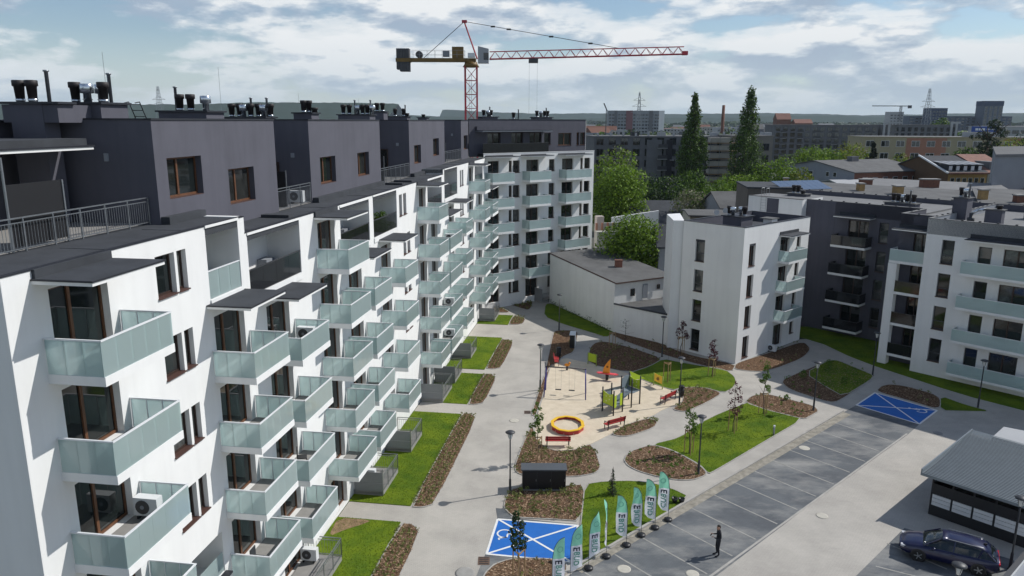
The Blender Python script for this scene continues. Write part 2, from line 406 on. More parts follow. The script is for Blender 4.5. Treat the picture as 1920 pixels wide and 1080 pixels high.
def railing_mesh(pts, H=1.05, gap=.12, m=None, top2=True, name='railing'):
    mb = MB(); m = m or STEEL
    for p, q in zip(pts, pts[1:]):
        p = Vector(p); q = Vector(q); L = (q-p).length; up = Vector((0, 0, 1))
        mb.bar(p+up*H, q+up*H, .05, .04, m); mb.bar(p+up*.1, q+up*.1, .03, .03, m)
        if top2: mb.bar(p+up*(H-.14), q+up*(H-.14), .03, .03, m)
        n = max(1, round(L/1.2))
        for i in range(n+1): c = p.lerp(q, i/n); mb.bar(c, c+up*H, .04, .04, m)
        n = max(1, int(L/gap))
        for i in range(1, n): c = p.lerp(q, i/n); mb.bar(c+up*.1, c+up*(H-.14), .012, .012, m)
    return mb.mesh(name)
def vent_mesh(kind):
    k = ('vent', kind)
    if k in CACHE: return CACHE[k]
    v = MB()
    if kind == 'brown':
        v.lathe([(.16, 0), (.20, .12)], n=10, m=ALU); v.lathe([(.17, .12), (.20, .62), (.25, .64), (.25, .86), (.22, .88)], n=12, m=VENTB)
    elif kind == 'alu':
        v.lathe([(.17, 0), (.16, .38), (.28, .40), (.28, .78), (.25, .80)], n=12, m=ALU)
        v.box(-.02, .02, -.3, .3, .1, .14, ALU)
    elif kind == 'pipe':
        v.lathe([(.075, 0), (.075, 1.22), (.115, 1.24), (.115, 1.30)], n=10, m=STEEL)
    elif kind == 'low':
        v.lathe([(.2, 0), (.2, .2), (.26, .22), (.26, .36)], n=10, m=VENTB)
    CACHE[k] = v.mesh('vent'); return CACHE[k]
# ------------------------------------------------------------------ left apartment building (long wing A and corner wing B)
PHI = radians(8.176)
FA = Frame(PHI, 0, 0); FB = Frame(radians(52.5), 2.49, 90.5)
BA = Bld('apartment_building', 'long white seven-storey apartment building with charcoal top floor and frosted glass balconies, filling the left', 'apartment building', FA, -15.3, 16.23)
bw = -15.3
def FLR(k, dz=0): return 15.3+dz-2.9*(5-k)
SEC = ((16.23, 28.62, 0, 18.2), (28.62, 63.9, -.66, 17.52), (63.9, 84.9, -.25, 17.95))
# balcony columns: a0, length, section, top floor, door a0, door width, has loggia over it
COLS = ((17.3, 3.22, 0, 5, 17.72, 2.36), (25.46, 3.0, 0, 4, 25.78, 2.3), (29.66, 3.2, 1, 4, 30.05, 2.25), (35.83, 3.2, 1, 5, 36.12, 2.3),
        (39.73, 3.2, 1, 4, 40.25, 2.15), (45.88, 3.1, 1, 4, 46.25, 2.0), (55.27, 3.15, 1, 5, 55.85, 2.0), (59.04, 4.6, 1, 4, 59.45, 2.1),
        (65.41, 3.1, 2, 4, 65.9, 2.1), (75.1, 2.95, 2, 5, 75.2, 2.2), (79.6, 3.75, 2, 4, 80.3, 2.1))
WINS = ((22.5, 1.1, 0, 1.45), (23.75, .56, 0, 1.45), (50.6, .7, 1, 1.5), (51.62, .75, 1, 1.5), (70.85, .65, 2, 1.5), (71.75, .75, 2, 1.5))
# loggias: a0, a1, section, z0, z1 above floor 5, smoked glass?
LOGS = ((25.66, 28.1, 0, .08, 2.83, False), (28.78, 33.95, 1, .16, 2.76, True), (39.3, 44.2, 1, .16, 2.72, True), (44.95, 50.0, 1, .16, 2.76, True),
        (58.45, 63.35, 1, .16, 2.72, True), (64.35, 69.65, 2, .25, 2.8, True), (78.3, 83.0, 2, .2, 2.4, True))
OPS = ([], [], [])
DOORH = 2.28
for a0, L, s, top, d0, dw in COLS:
    for k in range(0, top+1):
        z = FLR(k, SEC[s][2]); OPS[s].append((d0, d0+dw, max(z, .05), z+DOORH, .26))
for a0, w, s, h in WINS:
    for k in range(0, 6):
        if a0 < 24 and k == 1: continue
        z = FLR(k, SEC[s][2])+.85
        a = a0 if (k == 5 or s != 1) else a0+.78
        OPS[s].append((a, a+w, z, z+h, .22))
OPS[0].append((22.85, 25.0, 4.25, 6.02, 1.6, GREYR))
for a0, a1, s, z0, z1, sm in LOGS:
    z = FLR(5, SEC[s][2]); OPS[s].append((a0, a1, z+z0, z+z1, 1.7, WHITE))
for i, (a0, a1, dz, zt) in enumerate(SEC):
    BA.add('wall', wall_mesh(a0, a1, 0, zt, OPS[i], WHITE), FA, bw)
# end wall, rear wall, step walls, roofs
mb = MB()
mb.box(-34, bw-.001, 16.23-.02, 16.26, 0, 18.2, WHITE); mb.box(-34.05, -34, 16.23, 84, 0, 18.2, WHITE)
BA.add('end_wall', mb.mesh('end_wall'), FA)
mb = MB()
for i, (a0, a1, dz, zt) in enumerate(SEC):
    mb.box(-34, bw-.012, a0+(.02 if i == 0 else 0), a1-.002, zt-.35, zt-.006-(.003*i), FELT)
    mb.box(bw-.14, bw+.025, a0-.02, a1, zt-.006, zt+.035, COPING)
mb.box(-34, bw+.004, 28.3, 28.62, 17.0, 18.23, WHITE)
mb.box(-34, bw+.004, 63.9, 64.05, 17.0, 17.975, WHITE, COPING)
# upstands and seams lying on the felt
for a, w in ((25.95, 9.8), (40.2, 12.2), (60.3, 12.2)):
    zt = 18.2 if a < 28 else (17.52 if a < 63 else 17.95)
    mb.box(-17.19, -16.85, a, a+w*(.26 if a < 28 else 1), zt-.02, zt+.28, FELT)
for a in (33.5, 52.5, 55.0): mb.box(-17.0, -15.6, a, a+.5, 17.5, 17.66, FELT)
for a in (20.5, 24.6, 29.5, 38.0, 44.6, 49.0, 58.4, 62.0, 67, 71, 74.5, 78): mb.box(-17.1, -15.5, a, a+.06, (18.2 if a < 28.6 else 17.52 if a < 63.9 else 17.95)-.02, (18.2 if a < 28.6 else 17.52 if a < 63.9 else 17.95)+.006, FELT)
BA.add('roof', mb.mesh('roof'), FA)
for i, (a0, L, s, top, d0, dw) in enumerate(COLS):
    dz = SEC[s][2]
    for k in range(0, top+1):
        z = FLR(k, dz)
        add_window(BA, FA, d0+.01, max(z, .05)+.02, dw-.02, DOORH-.04-max(0, .05-z), (.42,), WOOD if i < 7 else WOODD, .25, False, None, bw, 'balcony_door')
        if k: add_balcony(BA, FA, bw, a0, z, L, joined=i > 5)
    zc = FLR(top, dz)+(2.66 if top == 5 else 2.83)
    BA.add('canopy', canopy_mesh(L-.05, 1.78, .26 if top == 5 else 0), FA, bw, a0-.12, zc)
for a0, w, s, h in WINS:
    for k in range(0, 6):
        if a0 < 24 and k == 1: continue
        a = a0 if (k == 5 or s != 1) else a0+.78
        add_window(BA, FA, a+.008, FLR(k, SEC[s][2])+.858, w-.016, h-.016, (), WOODD, .2, True, None, bw)
for i, (a0, a1, s, z0, z1, sm) in enumerate(LOGS):
    z = FLR(5, SEC[s][2])+z0
    g = MB(); n = 3 if not sm else 4
    for q in range(n):
        p = MB(); p.box(-.06, -.045, a0+(a1-a0)*q/n+.01, a0+(a1-a0)*(q+1)/n-.01, z+.02, z+1.07, SMOKE if sm else FROST)
        BA.add('glass_panel', p.mesh('glass_panel'), FA, bw)
    h = MB(); h.box(-.08, -.02, a0, a1, z+1.07, z+1.115, RAIL if not sm else DARKM)
    BA.add('handrail', h.mesh('handrail'), FA, bw)
    h = MB(); h.box(.004, .06, a0-.02, a1+.02, z-.3, z-.005, WHITE); BA.add('slab_edge', h.mesh('slab_edge'), FA, bw)
    h = MB(); h.box(.004, .05, a0-.02, a1+.02, z+z1-z0+.002, z+z1-z0+.1, WHITE); BA.add('lintel', h.mesh('lintel'), FA, bw)
    w = (a1-a0)*.5
    add_window(BA, FA, a0+.35, z+.02, w, 2.2, (.5,), WOODD, 1.66, False, None, bw, 'balcony_door')
    c = MB(); c.box(-1.68, -1.2, a1-1.2, a1-.35, z+.02, z+.8, GREYR); BA.add('storage_box', c.mesh('storage_box'), FA, bw)
p = MB(); p.box(-.06, -.045, 22.87, 24.98, 4.27, 5.1, FROST); BA.add('glass_panel', p.mesh('glass_panel'), FA, bw)
p = MB(); p.box(.0, .3, 22.8, 25.05, 4.16, 4.245, COPING); BA.add('sill', p.mesh('sill'), FA, bw)
# charcoal penthouse
PZ = 22.07
SEGS = ((25.9, 35.88), (40.1, 52.6), (60.18, 72.7), (80.5, 84.4))
PW = ((26.65, 2.4, 19.08, 1.57), (31.15, 2.35, 18.38, 1.57), (41.5, 2.38, 18.42, 1.57), (47.8, 2.28, 18.43, 1.56), (61.62, 2.2, 18.5, 1.55), (68.15, 2.25, 18.86, 1.6), (81.9, 2.2, 18.97, 1.52))
pops = [(a, a+w, z, z+h, .3) for a, w, z, h in PW]
for a0, a1 in SEGS:
    zb = 17.3
    BA.add('penthouse_wall', wall_mesh(a0, a1, zb-.3, PZ, pops, GREY, .3, 'penthouse_wall'), FA, -17.2)
mb = MB()
for a0, a1 in SEGS:
    mb.box(-21.3, -17.202, a0, a0+.12, 17, PZ, GREY); mb.box(-21.3, -17.202, a1-.12, a1, 17, PZ, GREY)
    mb.box(-17.45, -17.16, a0-.03, a1+.03, PZ, PZ+.07, COPING); mb.box(-21.5, -17.2, a0-.03, a0+.2, PZ, PZ+.065, COPING)
mb.box(-22.55, -22.5, 16.3, 25.9, 18.0, PZ-.1, GREY)
mb.box(-33, -21.3, 25.9, 84, 17.4, PZ-.005, GREY, FELT)
mb.box(-33, -22.55, 16.3, 25.9, 17.4, PZ-.105, GREY, FELT)
for a0, a1 in SEGS: mb.box(-21.3, -17.3, a0+.12, a1-.12, PZ-.3, PZ-.003, FELT)
mb.box(-22.6, -22.35, 16.3, 25.9, PZ-.1, PZ-.03, COPING)
BA.add('penthouse_body', mb.mesh('penthouse_body'), FA)
for a, w, z, h in PW: add_window(BA, FA, a+.01, z+.01, w-.02, h-.02, (.42,), WOOD, .28, True, None, -17.2)
# left roof terrace: tiled floor, canopy, smoked screen, railing
mb = MB(); mb.box(-22.5, -17.9, 16.35, 25.9, 18.2, 18.215, TILE); BA.add('terrace_floor', mb.mesh('terrace_floor'), FA)
mb = MB(); mb.box(-22.5, -19.1, 16.3, 25.2, 21.02, 21.12, WHITE); mb.box(-22.5, -19.06, 16.3, 25.24, 21.12, 21.18, COPING); mb.box(-22.45, -19.2, 16.3, 25.0, 21.18, 21.42, FELT)
BA.add('canopy', mb.mesh('canopy'), FA)
mb = MB(); mb.box(-17.83, -17.8, 19.5, 21.8, 18.35, 20.2, mat('dark_screen', (.006, .006, .008), .6)); mb.bar((-17.8, 21.8, 18.2), (-17.8, 21.8, 20.2), .06, .06, STEEL); mb.bar((-17.8, 19.5, 18.2), (-17.8, 19.5, 21.0), .05, .05, STEEL)
BA.add('privacy_screen', mb.mesh('privacy_screen'), FA)
BA.add('railing', railing_mesh([(-17.75, 16.3, 18.2), (-17.6, 25.85, 18.2)], 1.02), FA)
add_window(BA, FA, 17.5, 18.25, 2.6, 2.3, (.5,), WOODD, 0, False, None, -22.42, 'terrace_door')
add_window(BA, FA, 21.6, 18.25, 2.4, 2.3, (.5,), WOODD, 0, False, None, -22.42, 'terrace_door')
p = MB(); p.box(-19.2, -19.05, 25.82, 25.9, 20.55, 20.85, GREYR); BA.add('wall_lamp', p.mesh('wall_lamp'), FA)
# recessed terraces between the penthouse blocks
for j, (a0, a1) in enumerate(((35.88, 40.1), (52.6, 60.18), (72.7, 80.5))):
    zf = 17.54 if j < 2 else 17.97
    mb = MB(); mb.box(-21.25, -17.25, a0, a1, zf, zf+.015, TILE); BA.add('terrace_floor', mb.mesh('terrace_floor'), FA)
    BA.add('railing', railing_mesh([(-17.25, a0+.06, zf), (-17.25, a1-.06, zf)], 1.12), FA)
    mb = MB(); mb.box(-19.0, -17.5, a0+1.6, a0+1.64, zf, zf+1.9, BLACKM); mb.bar((-17.48, a0+1.62, zf), (-17.48, a0+1.62, zf+1.95), .05, .05, STEEL)
    BA.add('privacy_screen', mb.mesh('privacy_screen'), FA)
    f, P, sl = window_meshes(1.3, 2.2, (), WOODD, '', False)
    BA.add('terrace_door', f, FA, -20.3, a1-.14, zf+.05, rz=-pi/2, sub=[('pane', P[0], I4)])
    add_window(BA, FA, a0+.5, zf+.03, 1.9, 2.2, (.5,), WOODD, 0, False, None, -21.24, 'terrace_door')
    p = MB(); p.box(-18.3, -18.1, a1-.06, a1, zf+2.5, zf+2.75, GREYR); BA.add('wall_lamp', p.mesh('wall_lamp'), FA)
# chimneys and vents on the roof (b, a, length along b, along a, height, vents: kind, db, da)
CH = ((-21.15, 25.0, 1.3, .75, .55, (('brown', -.4, -.1), ('brown', .1, -.1), ('pipe', .55, .15))),
      (-20.4, 27.2, 1.75, 1.6, .58, (('brown', -.5, -.3), ('alu', .0, -.3), ('alu', .25, .2), ('brown', .62, -.2), ('pipe', .55, .3))),
      (-20.4, 34.0, 2.4, 1.6, .36, (('pipe', -.75, 0), ('brown', -.45, -.2), ('brown', .1, -.2), ('alu', .75, 0))),
      (-22.0, 42.8, 2.6, 1.4, .12, (('brown', -1.1, 0), ('brown', -.6, 0), ('alu', -.25, -.2), ('pipe', .0, .3), ('brown', .15, -.1), ('brown', .5, .2), ('alu', .9, 0), ('pipe', .95, .4), ('brown', 1.35, 0))),
      (-20.2, 46.9, 1.2, 1.2, .42, (('brown', -.15, 0), ('brown', .12, .2), ('low', .5, .2))),
      (-21.0, 58.6, 2.6, 1.4, .4, (('brown', -1.1, 0), ('brown', -.6, 0), ('pipe', -.2, .2), ('alu', .1, 0), ('brown', .5, 0), ('brown', .85, .1), ('pipe', 1.1, .2), ('alu', 1.3, 0))),
      (-22.2, 68.0, 1.2, 1.2, .75, (('brown', -.2, 0), ('brown', .3, .1))),
      (-22.6, 74.6, 2.6, 1.2, .35, (('low', -1.0, 0), ('brown', -.1, 0), ('brown', .8, 0), ('pipe', .9, .2), ('low', 1.1, .2))),
      (-22, 83, 1.0, 1.0, .3, (('low', 0, 0),)))
for b, a, lb, la, h, vs in CH:
    mb = MB(); mb.box(b-lb/2, b+lb/2, a-la/2, a+la/2, 18.3 if a < 26 else PZ-.3, PZ+h, GREY)
    if a < 26: mb.box(b-lb*.75, b+lb*.95, a-la/2+.02, a+la/2+1.0, PZ-.1, PZ+h-.02, GREY)
    mb.box(b-lb/2-.12-(.3 if a < 26 else 0), b+lb/2+.12+(.6 if a < 26 else 0), a-la/2-.1, a+la/2+.1, PZ+h, PZ+h+.08, COPING)
    sub = []
    for kd, db, da in vs: sub.append(('vent', vent_mesh(kd), T(b+db, a+da, PZ+h+.08) @ Matrix.Diagonal((.88, .88, .86, 1))))
    BA.add('chimney', mb.mesh('chimney'), FA, sub=sub)
mb = MB()
for x in (-.25, .25):
    mb.tube((-20.6+x, 30.4, PZ), (-20.6+x, 30.0, PZ+.75), .022, 5, BLACKM); mb.tube((-20.6+x, 30.0, PZ+.75), (-20.6+x, 29.7, PZ+.7), .022, 5, BLACKM)
for q in (.15, .4, .65): mb.tube((-20.85, 30.4-.53*q, PZ+q), (-20.35, 30.4-.53*q, PZ+q), .016, 5, BLACKM)
BA.add('roof_ladder', mb.mesh('roof_ladder'), FA)
mb = MB()
for b, a in ((-20.2, 36.4), (-21.5, 48.8), (-22, 62), (-20.3, 27.9)): mb.tube((b, a, PZ), (b, a, PZ+(2.6 if a < 40 else 1.8)), .008, 4, STEEL)
BA.add('lightning_rod', mb.mesh('lightning_rod'), FA)
# ---- corner wing B
BOPS = []; BW = ((-3.67, .47), (-3.06, 1.02), (2.5, .92), (7.68, .44), (8.36, 1.0)); BD = ((-6.7, 1.62, -7.1, 3.15), (-1.05, 1.93, -1.67, 3.3), (4.6, 1.88, 4.08, 4.22))
for k in range(6):
    z = FLR(k, -.05)
    for a, w in BW: BOPS.append((a, a+w, z+.85, z+2.28, .22))
    for a, w, _, _ in BD: BOPS.append((a, a+w, z, z+2.3, .25))
BA.add('wall', wall_mesh(-7.3, 10.02, 0, 18.38, BOPS, WHITE), FB)
mb = MB(); mb.box(-14, -.002, 9.99, 10.02, 0, 18.38, WHITE); mb.box(-13, -1.6, 9.9, 9.99, 18, 22.2, WHITE)
mb.box(-14, -.01, -7, 9.98, 18.0, 18.372, FELT); mb.box(-.12, .03, -7.3, 10.05, 18.378, 18.44, WHITE)
BA.add('end_wall', mb.mesh('end_wall'), FB)
for k in range(6):
    z = FLR(k, -.05)
    for a, w in BW: add_window(BA, FB, a+.008, z+.858, w-.016, 1.414, (), WOODD, .2, True)
    for i, (a, w, b0, L) in enumerate(BD):
        add_window(BA, FB, a+.01, z+.02, w-.02, 2.26, (.5,), WOODD, .23, False, None, 0, 'balcony_door')
        if k: add_balcony(BA, FB, 0, b0, z, L, 1.5, joined=True, thick=.26)
for b0, L in ((-7.1, 4.0), (-1.9, 3.9), (3.9, 4.5)): BA.add('canopy', canopy_mesh(L, 1.5, .1), FB, 0, b0, 18.1)
pw = ((-5.6, 1.9, 18.5, 2.2), (-2.1, 1.8, 18.5, 2.2), (.7, 1.9, 18.5, 2.2), (3.0, 1.05, 19.2, 1.45), (5.3, 2.2, 19.08, 1.55), (8.4, .45, 19.08, 1.6), (9.0, .85, 19.08, 1.6))
PB_ = -1.6
BA.add('penthouse_wall', wall_mesh(-8.2, 9.95, 18, 22.2, [(a, a+w, z, z+h, .25) for a, w, z, h in pw], GREY, .25, 'penthouse_wall'), FB, PB_)
for i, (a, w, z, h) in enumerate(pw): add_window(BA, FB, a+.01, z+.01, w-.02, h-.02, (.5,) if w > 1.1 else (), WOOD if i > 3 else WOODD, .23, i > 2, None, PB_)
mb = MB(); mb.box(-13, PB_-.26, -8, 9.9, 21.7, 22.19, GREY, FELT); mb.box(PB_-.2, PB_+.04, -8.2, 9.98, 22.2, 22.28, COPING); mb.box(-13, -12.9, -8, 9.9, 18, 22.2, GREY)
BA.add('penthouse_body', mb.mesh('penthouse_body'), FB)
mb = MB(); mb.box(PB_, -.15, -7.3, 3.1, 20.85, 20.97, GREYR); mb.box(PB_, -.12, -7.3, 3.1, 20.97, 21.03, COPING); mb.box(PB_+.003, PB_+.35, -7.3, 2.0, 21.03, 21.45, GREY)
BA.add('canopy', mb.mesh('canopy'), FB)
mb = MB(); mb.box(-.28, -.25, -7.2, 2.6, 18.4, 19.5, SMOKE); mb.box(PB_+.05, -.28, 2.57, 2.6, 18.4, 19.5, SMOKE); mb.box(-.29, -.23, -7.2, 2.62, 19.5, 19.54, DARKM)
for q in range(8): mb.box(-.31, -.28, -7.1+q*1.38, -7.05+q*1.38, 18.4, 19.5, BLACKM)
BA.add('glass_railing', mb.mesh('glass_railing'), FB)
for b, a, lb, la, h, vs in ((-6, -2.4, 1.2, 2.2, .3, (('brown', 0, -.6), ('alu', .1, 0), ('brown', 0, .5), ('pipe', .3, .1))), (-6, 1.6, .6, .6, .05, (('brown', 0, 0), ('pipe', .1, .7))), (-6, 6.2, 1.2, 2.6, .3, (('brown', 0, -.8), ('alu', 0, -.1), ('brown', .1, .4), ('brown', 0, 1), ('pipe', .2, .6)))):
    mb = MB(); mb.box(b-lb/2, b+lb/2, a-la/2, a+la/2, 22, 22.2+h, GREY); mb.box(b-lb/2-.1, b+lb/2+.1, a-la/2-.15, a+la/2+.15, 22.2+h, 22.28+h, COPING)
    BA.add('chimney', mb.mesh('chimney'), FB, sub=[('vent', vent_mesh(kd), T(b+db, a+da, 22.28+h) @ Matrix.Diagonal((1, 1, .9, 1))) for kd, db, da in vs])
# ------------------------------------------------------------------ right apartment building (white wing C, charcoal link, white wing D)
FD = Frame(radians(138), 29.92, 74.38); FC = Frame(radians(48), 20.86, 66.23)
BC = Bld('apartment_building', 'four-storey white and charcoal apartment building on the right with windows tall as doors', 'apartment building', FC)
ct = 12.8
cops = []
for k in range(4):
    z = .3+2.93*k
    cops.append((1.02, 2.1, z, z+2.12, .25)); cops.append((6.6, 8.35, z, z+2.2, .25)); cops.append((9.8, 10.6, z+.75, z+2.2, .2))
BC.add('wall', wall_mesh(0, 12.18, 0, ct, cops, WHITE), FC)
for k in range(4):
    z = .3+2.93*k
    add_window(BC, FC, 1.03, z+.01, 1.06, 2.1, (.55,), WOODD, .22)
    add_window(BC, FC, 6.61, z+.01, 1.73, 2.18, (.55,), WOODD, .22, False, None, 0, 'balcony_door')
    add_window(BC, FC, 9.81, z+.76, .78, 1.43, (), WOODD, .18)
    if k: add_balcony(BC, FC, 0, 6.35, z-.05, 3.55, 1.15, front=6, ret=2, thick=.22)
BC.add('canopy', canopy_mesh(3.6, 1.25, .28), FC, 0, 6.3, 11.55)
# the facade at right angles: frame with y running from the far corner to the near one
FC2 = Frame(radians(48)+pi/2, 20.86, 66.23)        # a runs towards -(C left), outwards = towards the camera
cops = [(-5.08, -4.05, .3+2.93*k, 2.42+2.93*k, .22) for k in range(4)]
BC.add('wall', wall_mesh(-6.55, 0, 0, ct, cops, WHITE), FC2)
for k in range(4): add_window(BC, FC2, -5.07, .31+2.93*k, 1.01, 2.1, (), DARKM, .2, True, .75)
mb = MB(); inv = FC.M.inverted()
def cp(x, y): v = inv @ Vector((x, y, 0)); return (v.x, v.y)
mb.prism([cp(16.55, 71.19), cp(15.53, 71.28), cp(15.9, 76.3), cp(17.4, 77.0)], 0, ct, WHITE)
mb.box(-6.5, -.03, .03, 12.15, 11.0, 11.9, FELT)
for x0, x1, y0, y1 in ((-6.55, 0.03, -.03, .25), (-.25, .03, .25, 12.2), (-6.55, -6.27, .25, 12.2), (-6.27, -.25, 11.93, 12.2)):
    mb.box(x0, x1, y0, y1, ct, ct+.05, COPING)
mb.box(-.25, -.002, .25, 11.93, 11.9, ct, GREY); mb.box(-6.27, -.25, .002, .25, 11.9, ct, GREY); mb.box(-6.55, -6.3, .25, 12.18, 0, ct, WHITE); mb.box(-6.3, -6.28, .25, 11.93, 11.9, ct, GREY); mb.box(-6.27, -.25, 11.93, 12.18, 0, ct, WHITE); mb.box(-6.27, -.25, 11.90, 11.93, 11.9, ct, GREY)
BC.add('roof', mb.mesh('roof'), FC)
mb = MB(); mb.box(-4.2, -2.2, 3.0, 5.0, 12.2, 13.25, GREY); mb.box(-4.35, -2.05, 2.85, 5.15, 13.25, 13.33, COPING)
BC.add('chimney', mb.mesh('chimney'), FC, sub=[('vent', vent_mesh(kd), T(x, y, 13.33)) for kd, x, y in (('brown', -3.9, 3.6), ('alu', -3.4, 3.4), ('alu', -3.0, 4.2), ('brown', -2.5, 4.0))])
mb = MB(); mb.box(-1.2, -.3, 5.2, 6.2, 12.2, 13.1, WHITE); mb.box(-1.5, -.2, 5.0, 6.4, 13.1, 13.17, FELT2); BC.add('chimney', mb.mesh('chimney'), FC)
# charcoal link and wing D (frame FD: a along the long facade towards the right)
dt = 13.95
FLD = [1.2+2.93*k for k in range(4)]
ops = []
for z in FLD: ops += [(4.63, 5.53, z+.14, z+2.24, .22), (1.5, 3.6, z, z+2.2, .25)]
BC.add('wall', wall_mesh(-3.2, 8.7, 0, dt, ops, GREY), FD, -5.4)
for k, z in enumerate(FLD):
    add_window(BC, FD, 4.64, z+.15, .88, 2.08, (), DARKM, .2, True, .75, -5.4)
    add_window(BC, FD, 1.51, z+.01, 2.08, 2.18, (.5,), WOODD, .23, False, None, -5.4, 'balcony_door')
    add_balcony(BC, FD, -5.4, .5, z-.3, 3.55, 1.55, SMOKE, front=4, ret=2, thick=.24)
BC.add('canopy', canopy_mesh(3.7, 1.5, .3), FD, -5.4, .5, 12.68)
ops = [(9.9, 11.2, z, z+2.25, .25) for z in FLD]
BC.add('wall', wall_mesh(8.6, 11.55, 0, 13.95, ops, GREY), FD, 0)
for z in FLD: add_window(BC, FD, 9.91, z+.01, 1.28, 2.23, (.5,), WOODD, .23, False, None, 0, 'balcony_door')
mb = MB(); mb.box(.86, 1.6, 8.52, 9.28, 0, 9.56, WHITE); BC.add('pillar', mb.mesh('pillar'), FD)
for k, z in enumerate(FLD):
    if k == 3: add_balcony(BC, FD, .0, 8.55, z-.15, 2.98, 1.62, front=4, ret=2, thick=.25, far=False)
    else: add_balcony(BC, FD, .0, 9.3, z-.05, 2.23, 1.62, SMOKE, front=3, ret=2, thick=.25, near=False, far=False)
BC.add('canopy', canopy_mesh(3.0, 1.62, .3), FD, 0, 8.5, 12.72)
ops = []
for z in FLD: ops += [(12.87, 13.87, z+.14, z+2.24, .22), (15.7, 16.7, z, z+2.0, .22), (17.55, 19.65, z, z+2.0, .25), (21.2, 22.2, z+.14, z+2.24, .22)]
BC.add('wall', wall_mesh(11.55, 34, 0, dt, ops, WHITE), FD, 1.9)
for k, z in enumerate(FLD):
    add_window(BC, FD, 12.88, z+.15, .98, 2.08, (), DARKM, .2, True, .75, 1.9)
    add_window(BC, FD, 15.71, z+.01, .98, 1.98, (), DARKM, .2, False, None, 1.9)
    add_window(BC, FD, 17.56, z+.01, 2.08, 1.98, (.48,), WOODD, .23, False, None, 1.9, 'balcony_door')
    add_window(BC, FD, 21.21, z+.15, .98, 2.08, (), DARKM, .2, False, None, 1.9)
    add_balcony(BC, FD, 1.9, 14.88, z-.22, 5.9, 1.2, FROST, front=6, ret=1, thick=.22)
BC.add('canopy', canopy_mesh(6, 1.3, .35), FD, 1.9, 14.95, 12.62)
mb = MB()
mb.box(-9, -4.4, -9.6, -3.2, 0, dt, WHITE, ROOFPALE); mb.box(-4.62, -4.36, -9.62, -3.17, dt+.003, dt+.06, FELT2); mb.box(-9.02, -4.38, -7.3, -5.9, 0, dt-.1, GREY)
mb.box(-5.42, -5.38, -3.21, 0, 0, dt-.01, GREY)
mb.box(-16, 1.88, 11.57, 33.95, 12.5, 13.35, ROOFPALE); mb.box(-16, -.02, 8.62, 11.55, 12.5, 13.34, ROOFPALE); mb.box(-16, -5.42, -9.5, 8.62, 12.5, 13.5, ROOFPALE)
for x0, x1, y0, y1, z in ((1.62, 1.93, 11.52, 34, dt), (-16, 1.62, 11.52, 11.8, dt), (-.28, .03, 8.57, 11.52, dt), (-5.7, -5.37, -3.2, 8.57, dt), (-5.4, -.28, 8.57, 8.85, dt+.002), (-16.2, -15.9, -9.6, 34, dt)):
    mb.box(x0+.02, x1-.03, y0+.02, y1-.03, 12.6, z, GREYR if y0 > 11 else GREY); mb.box(x0, x1, y0, y1, z, z+.05, ROOFPALE)
    n = int(max(x1-x0, y1-y0)/1.3)
    for q in range(1, n):
        xx, yy = (x0+(x1-x0)*q/n, (y0+y1)/2) if x1-x0 > y1-y0 else ((x0+x1)/2, y0+(y1-y0)*q/n)
        mb.box(xx-.08, xx+.08, yy-.08, yy+.08, z+.05, z+.13, BLACKM)
mb.box(-16.2, -16.15, -9.6, 34, 0, 13.4, GREYD)
BC.add('roof', mb.mesh('roof'), FD)
for b, a, lb, la, z0, h, m_, vs in ((-9.5, 5.0, 1.4, 3.0, 13.5, .45, GREY, (('brown', 0, -.9), ('brown', .1, -.4), ('alu', 0, 0), ('brown', .1, .5), ('pipe', .2, .8), ('brown', 0, 1.1))),
                                    (-5.2, 11.9, 1.5, 1.2, 13.3, 2.0, GREY, (('brown', 0, -.2), ('alu', .1, .2), ('pipe', .2, .5))),
                                    (-3.0, 15.2, .9, 1.3, 13.3, 1.35, GREY, (('low', 0, .3),)), (-10, 16.3, 1, 1, 13.3, 1.2, GREY, (('low', 0, 0),)), (-9, 21, 1, 1.2, 13.3, 1.1, GREY, (('low', 0, 0),)), (-2.4, 20.5, 1.0, 1.2, 13.3, 1.2, GREY, ()), (-8.2, -5.6, 1.1, 2.2, 13.4, .8, GREY, (('brown', .1, -.6), ('brown', 0, -.1), ('low', .3, .6)))):
    mb = MB(); mb.box(b-lb/2, b+lb/2, a-la/2, a+la/2, z0, z0+h, m_); mb.box(b-lb/2-.12, b+lb/2+.12, a-la/2-.12, a+la/2+.12, z0+h, z0+h+.07, FELT2)
    BC.add('chimney', mb.mesh('chimney'), FD, sub=[('vent', vent_mesh(kd), T(b+db, a+da, z0+h+.07)) for kd, db, da in vs])
for b, a in ((-3.6, 13.2), (-5.0, 19.2)):
    mb = MB(); mb.lathe([(.3, 0), (.3, .35), (.16, .4), (.16, .8)], (b, a, 13.35), 10, DARKM); mb.tube((b, a, 14.1), (b+.1, a+.55, 14.45), .13, 8, ALU); mb.tube((b+.1, a+.55, 14.45), (b, a+1.1, 14.55), .13, 8, ALU)
    BC.add('roof_ventilator', mb.mesh('roof_ventilator'), FD)
mb = MB()
for x in (-8.0, -7.4): mb.tube((-4.3, x, 12.25), (-4.3, x, 14.9), .02, 5, STEEL); mb.tube((-4.3, x, 14.9), (-4.9, x, 14.9), .02, 5, STEEL); mb.tube((-4.9, x, 14.9), (-4.9, x, 14.0), .02, 5, STEEL)
for q in range(8): mb.tube((-4.3, -8, 12.4+q*.3), (-4.3, -7.4, 12.4+q*.3), .014, 4, STEEL)
BC.add('roof_ladder', mb.mesh('roof_ladder'), FD)
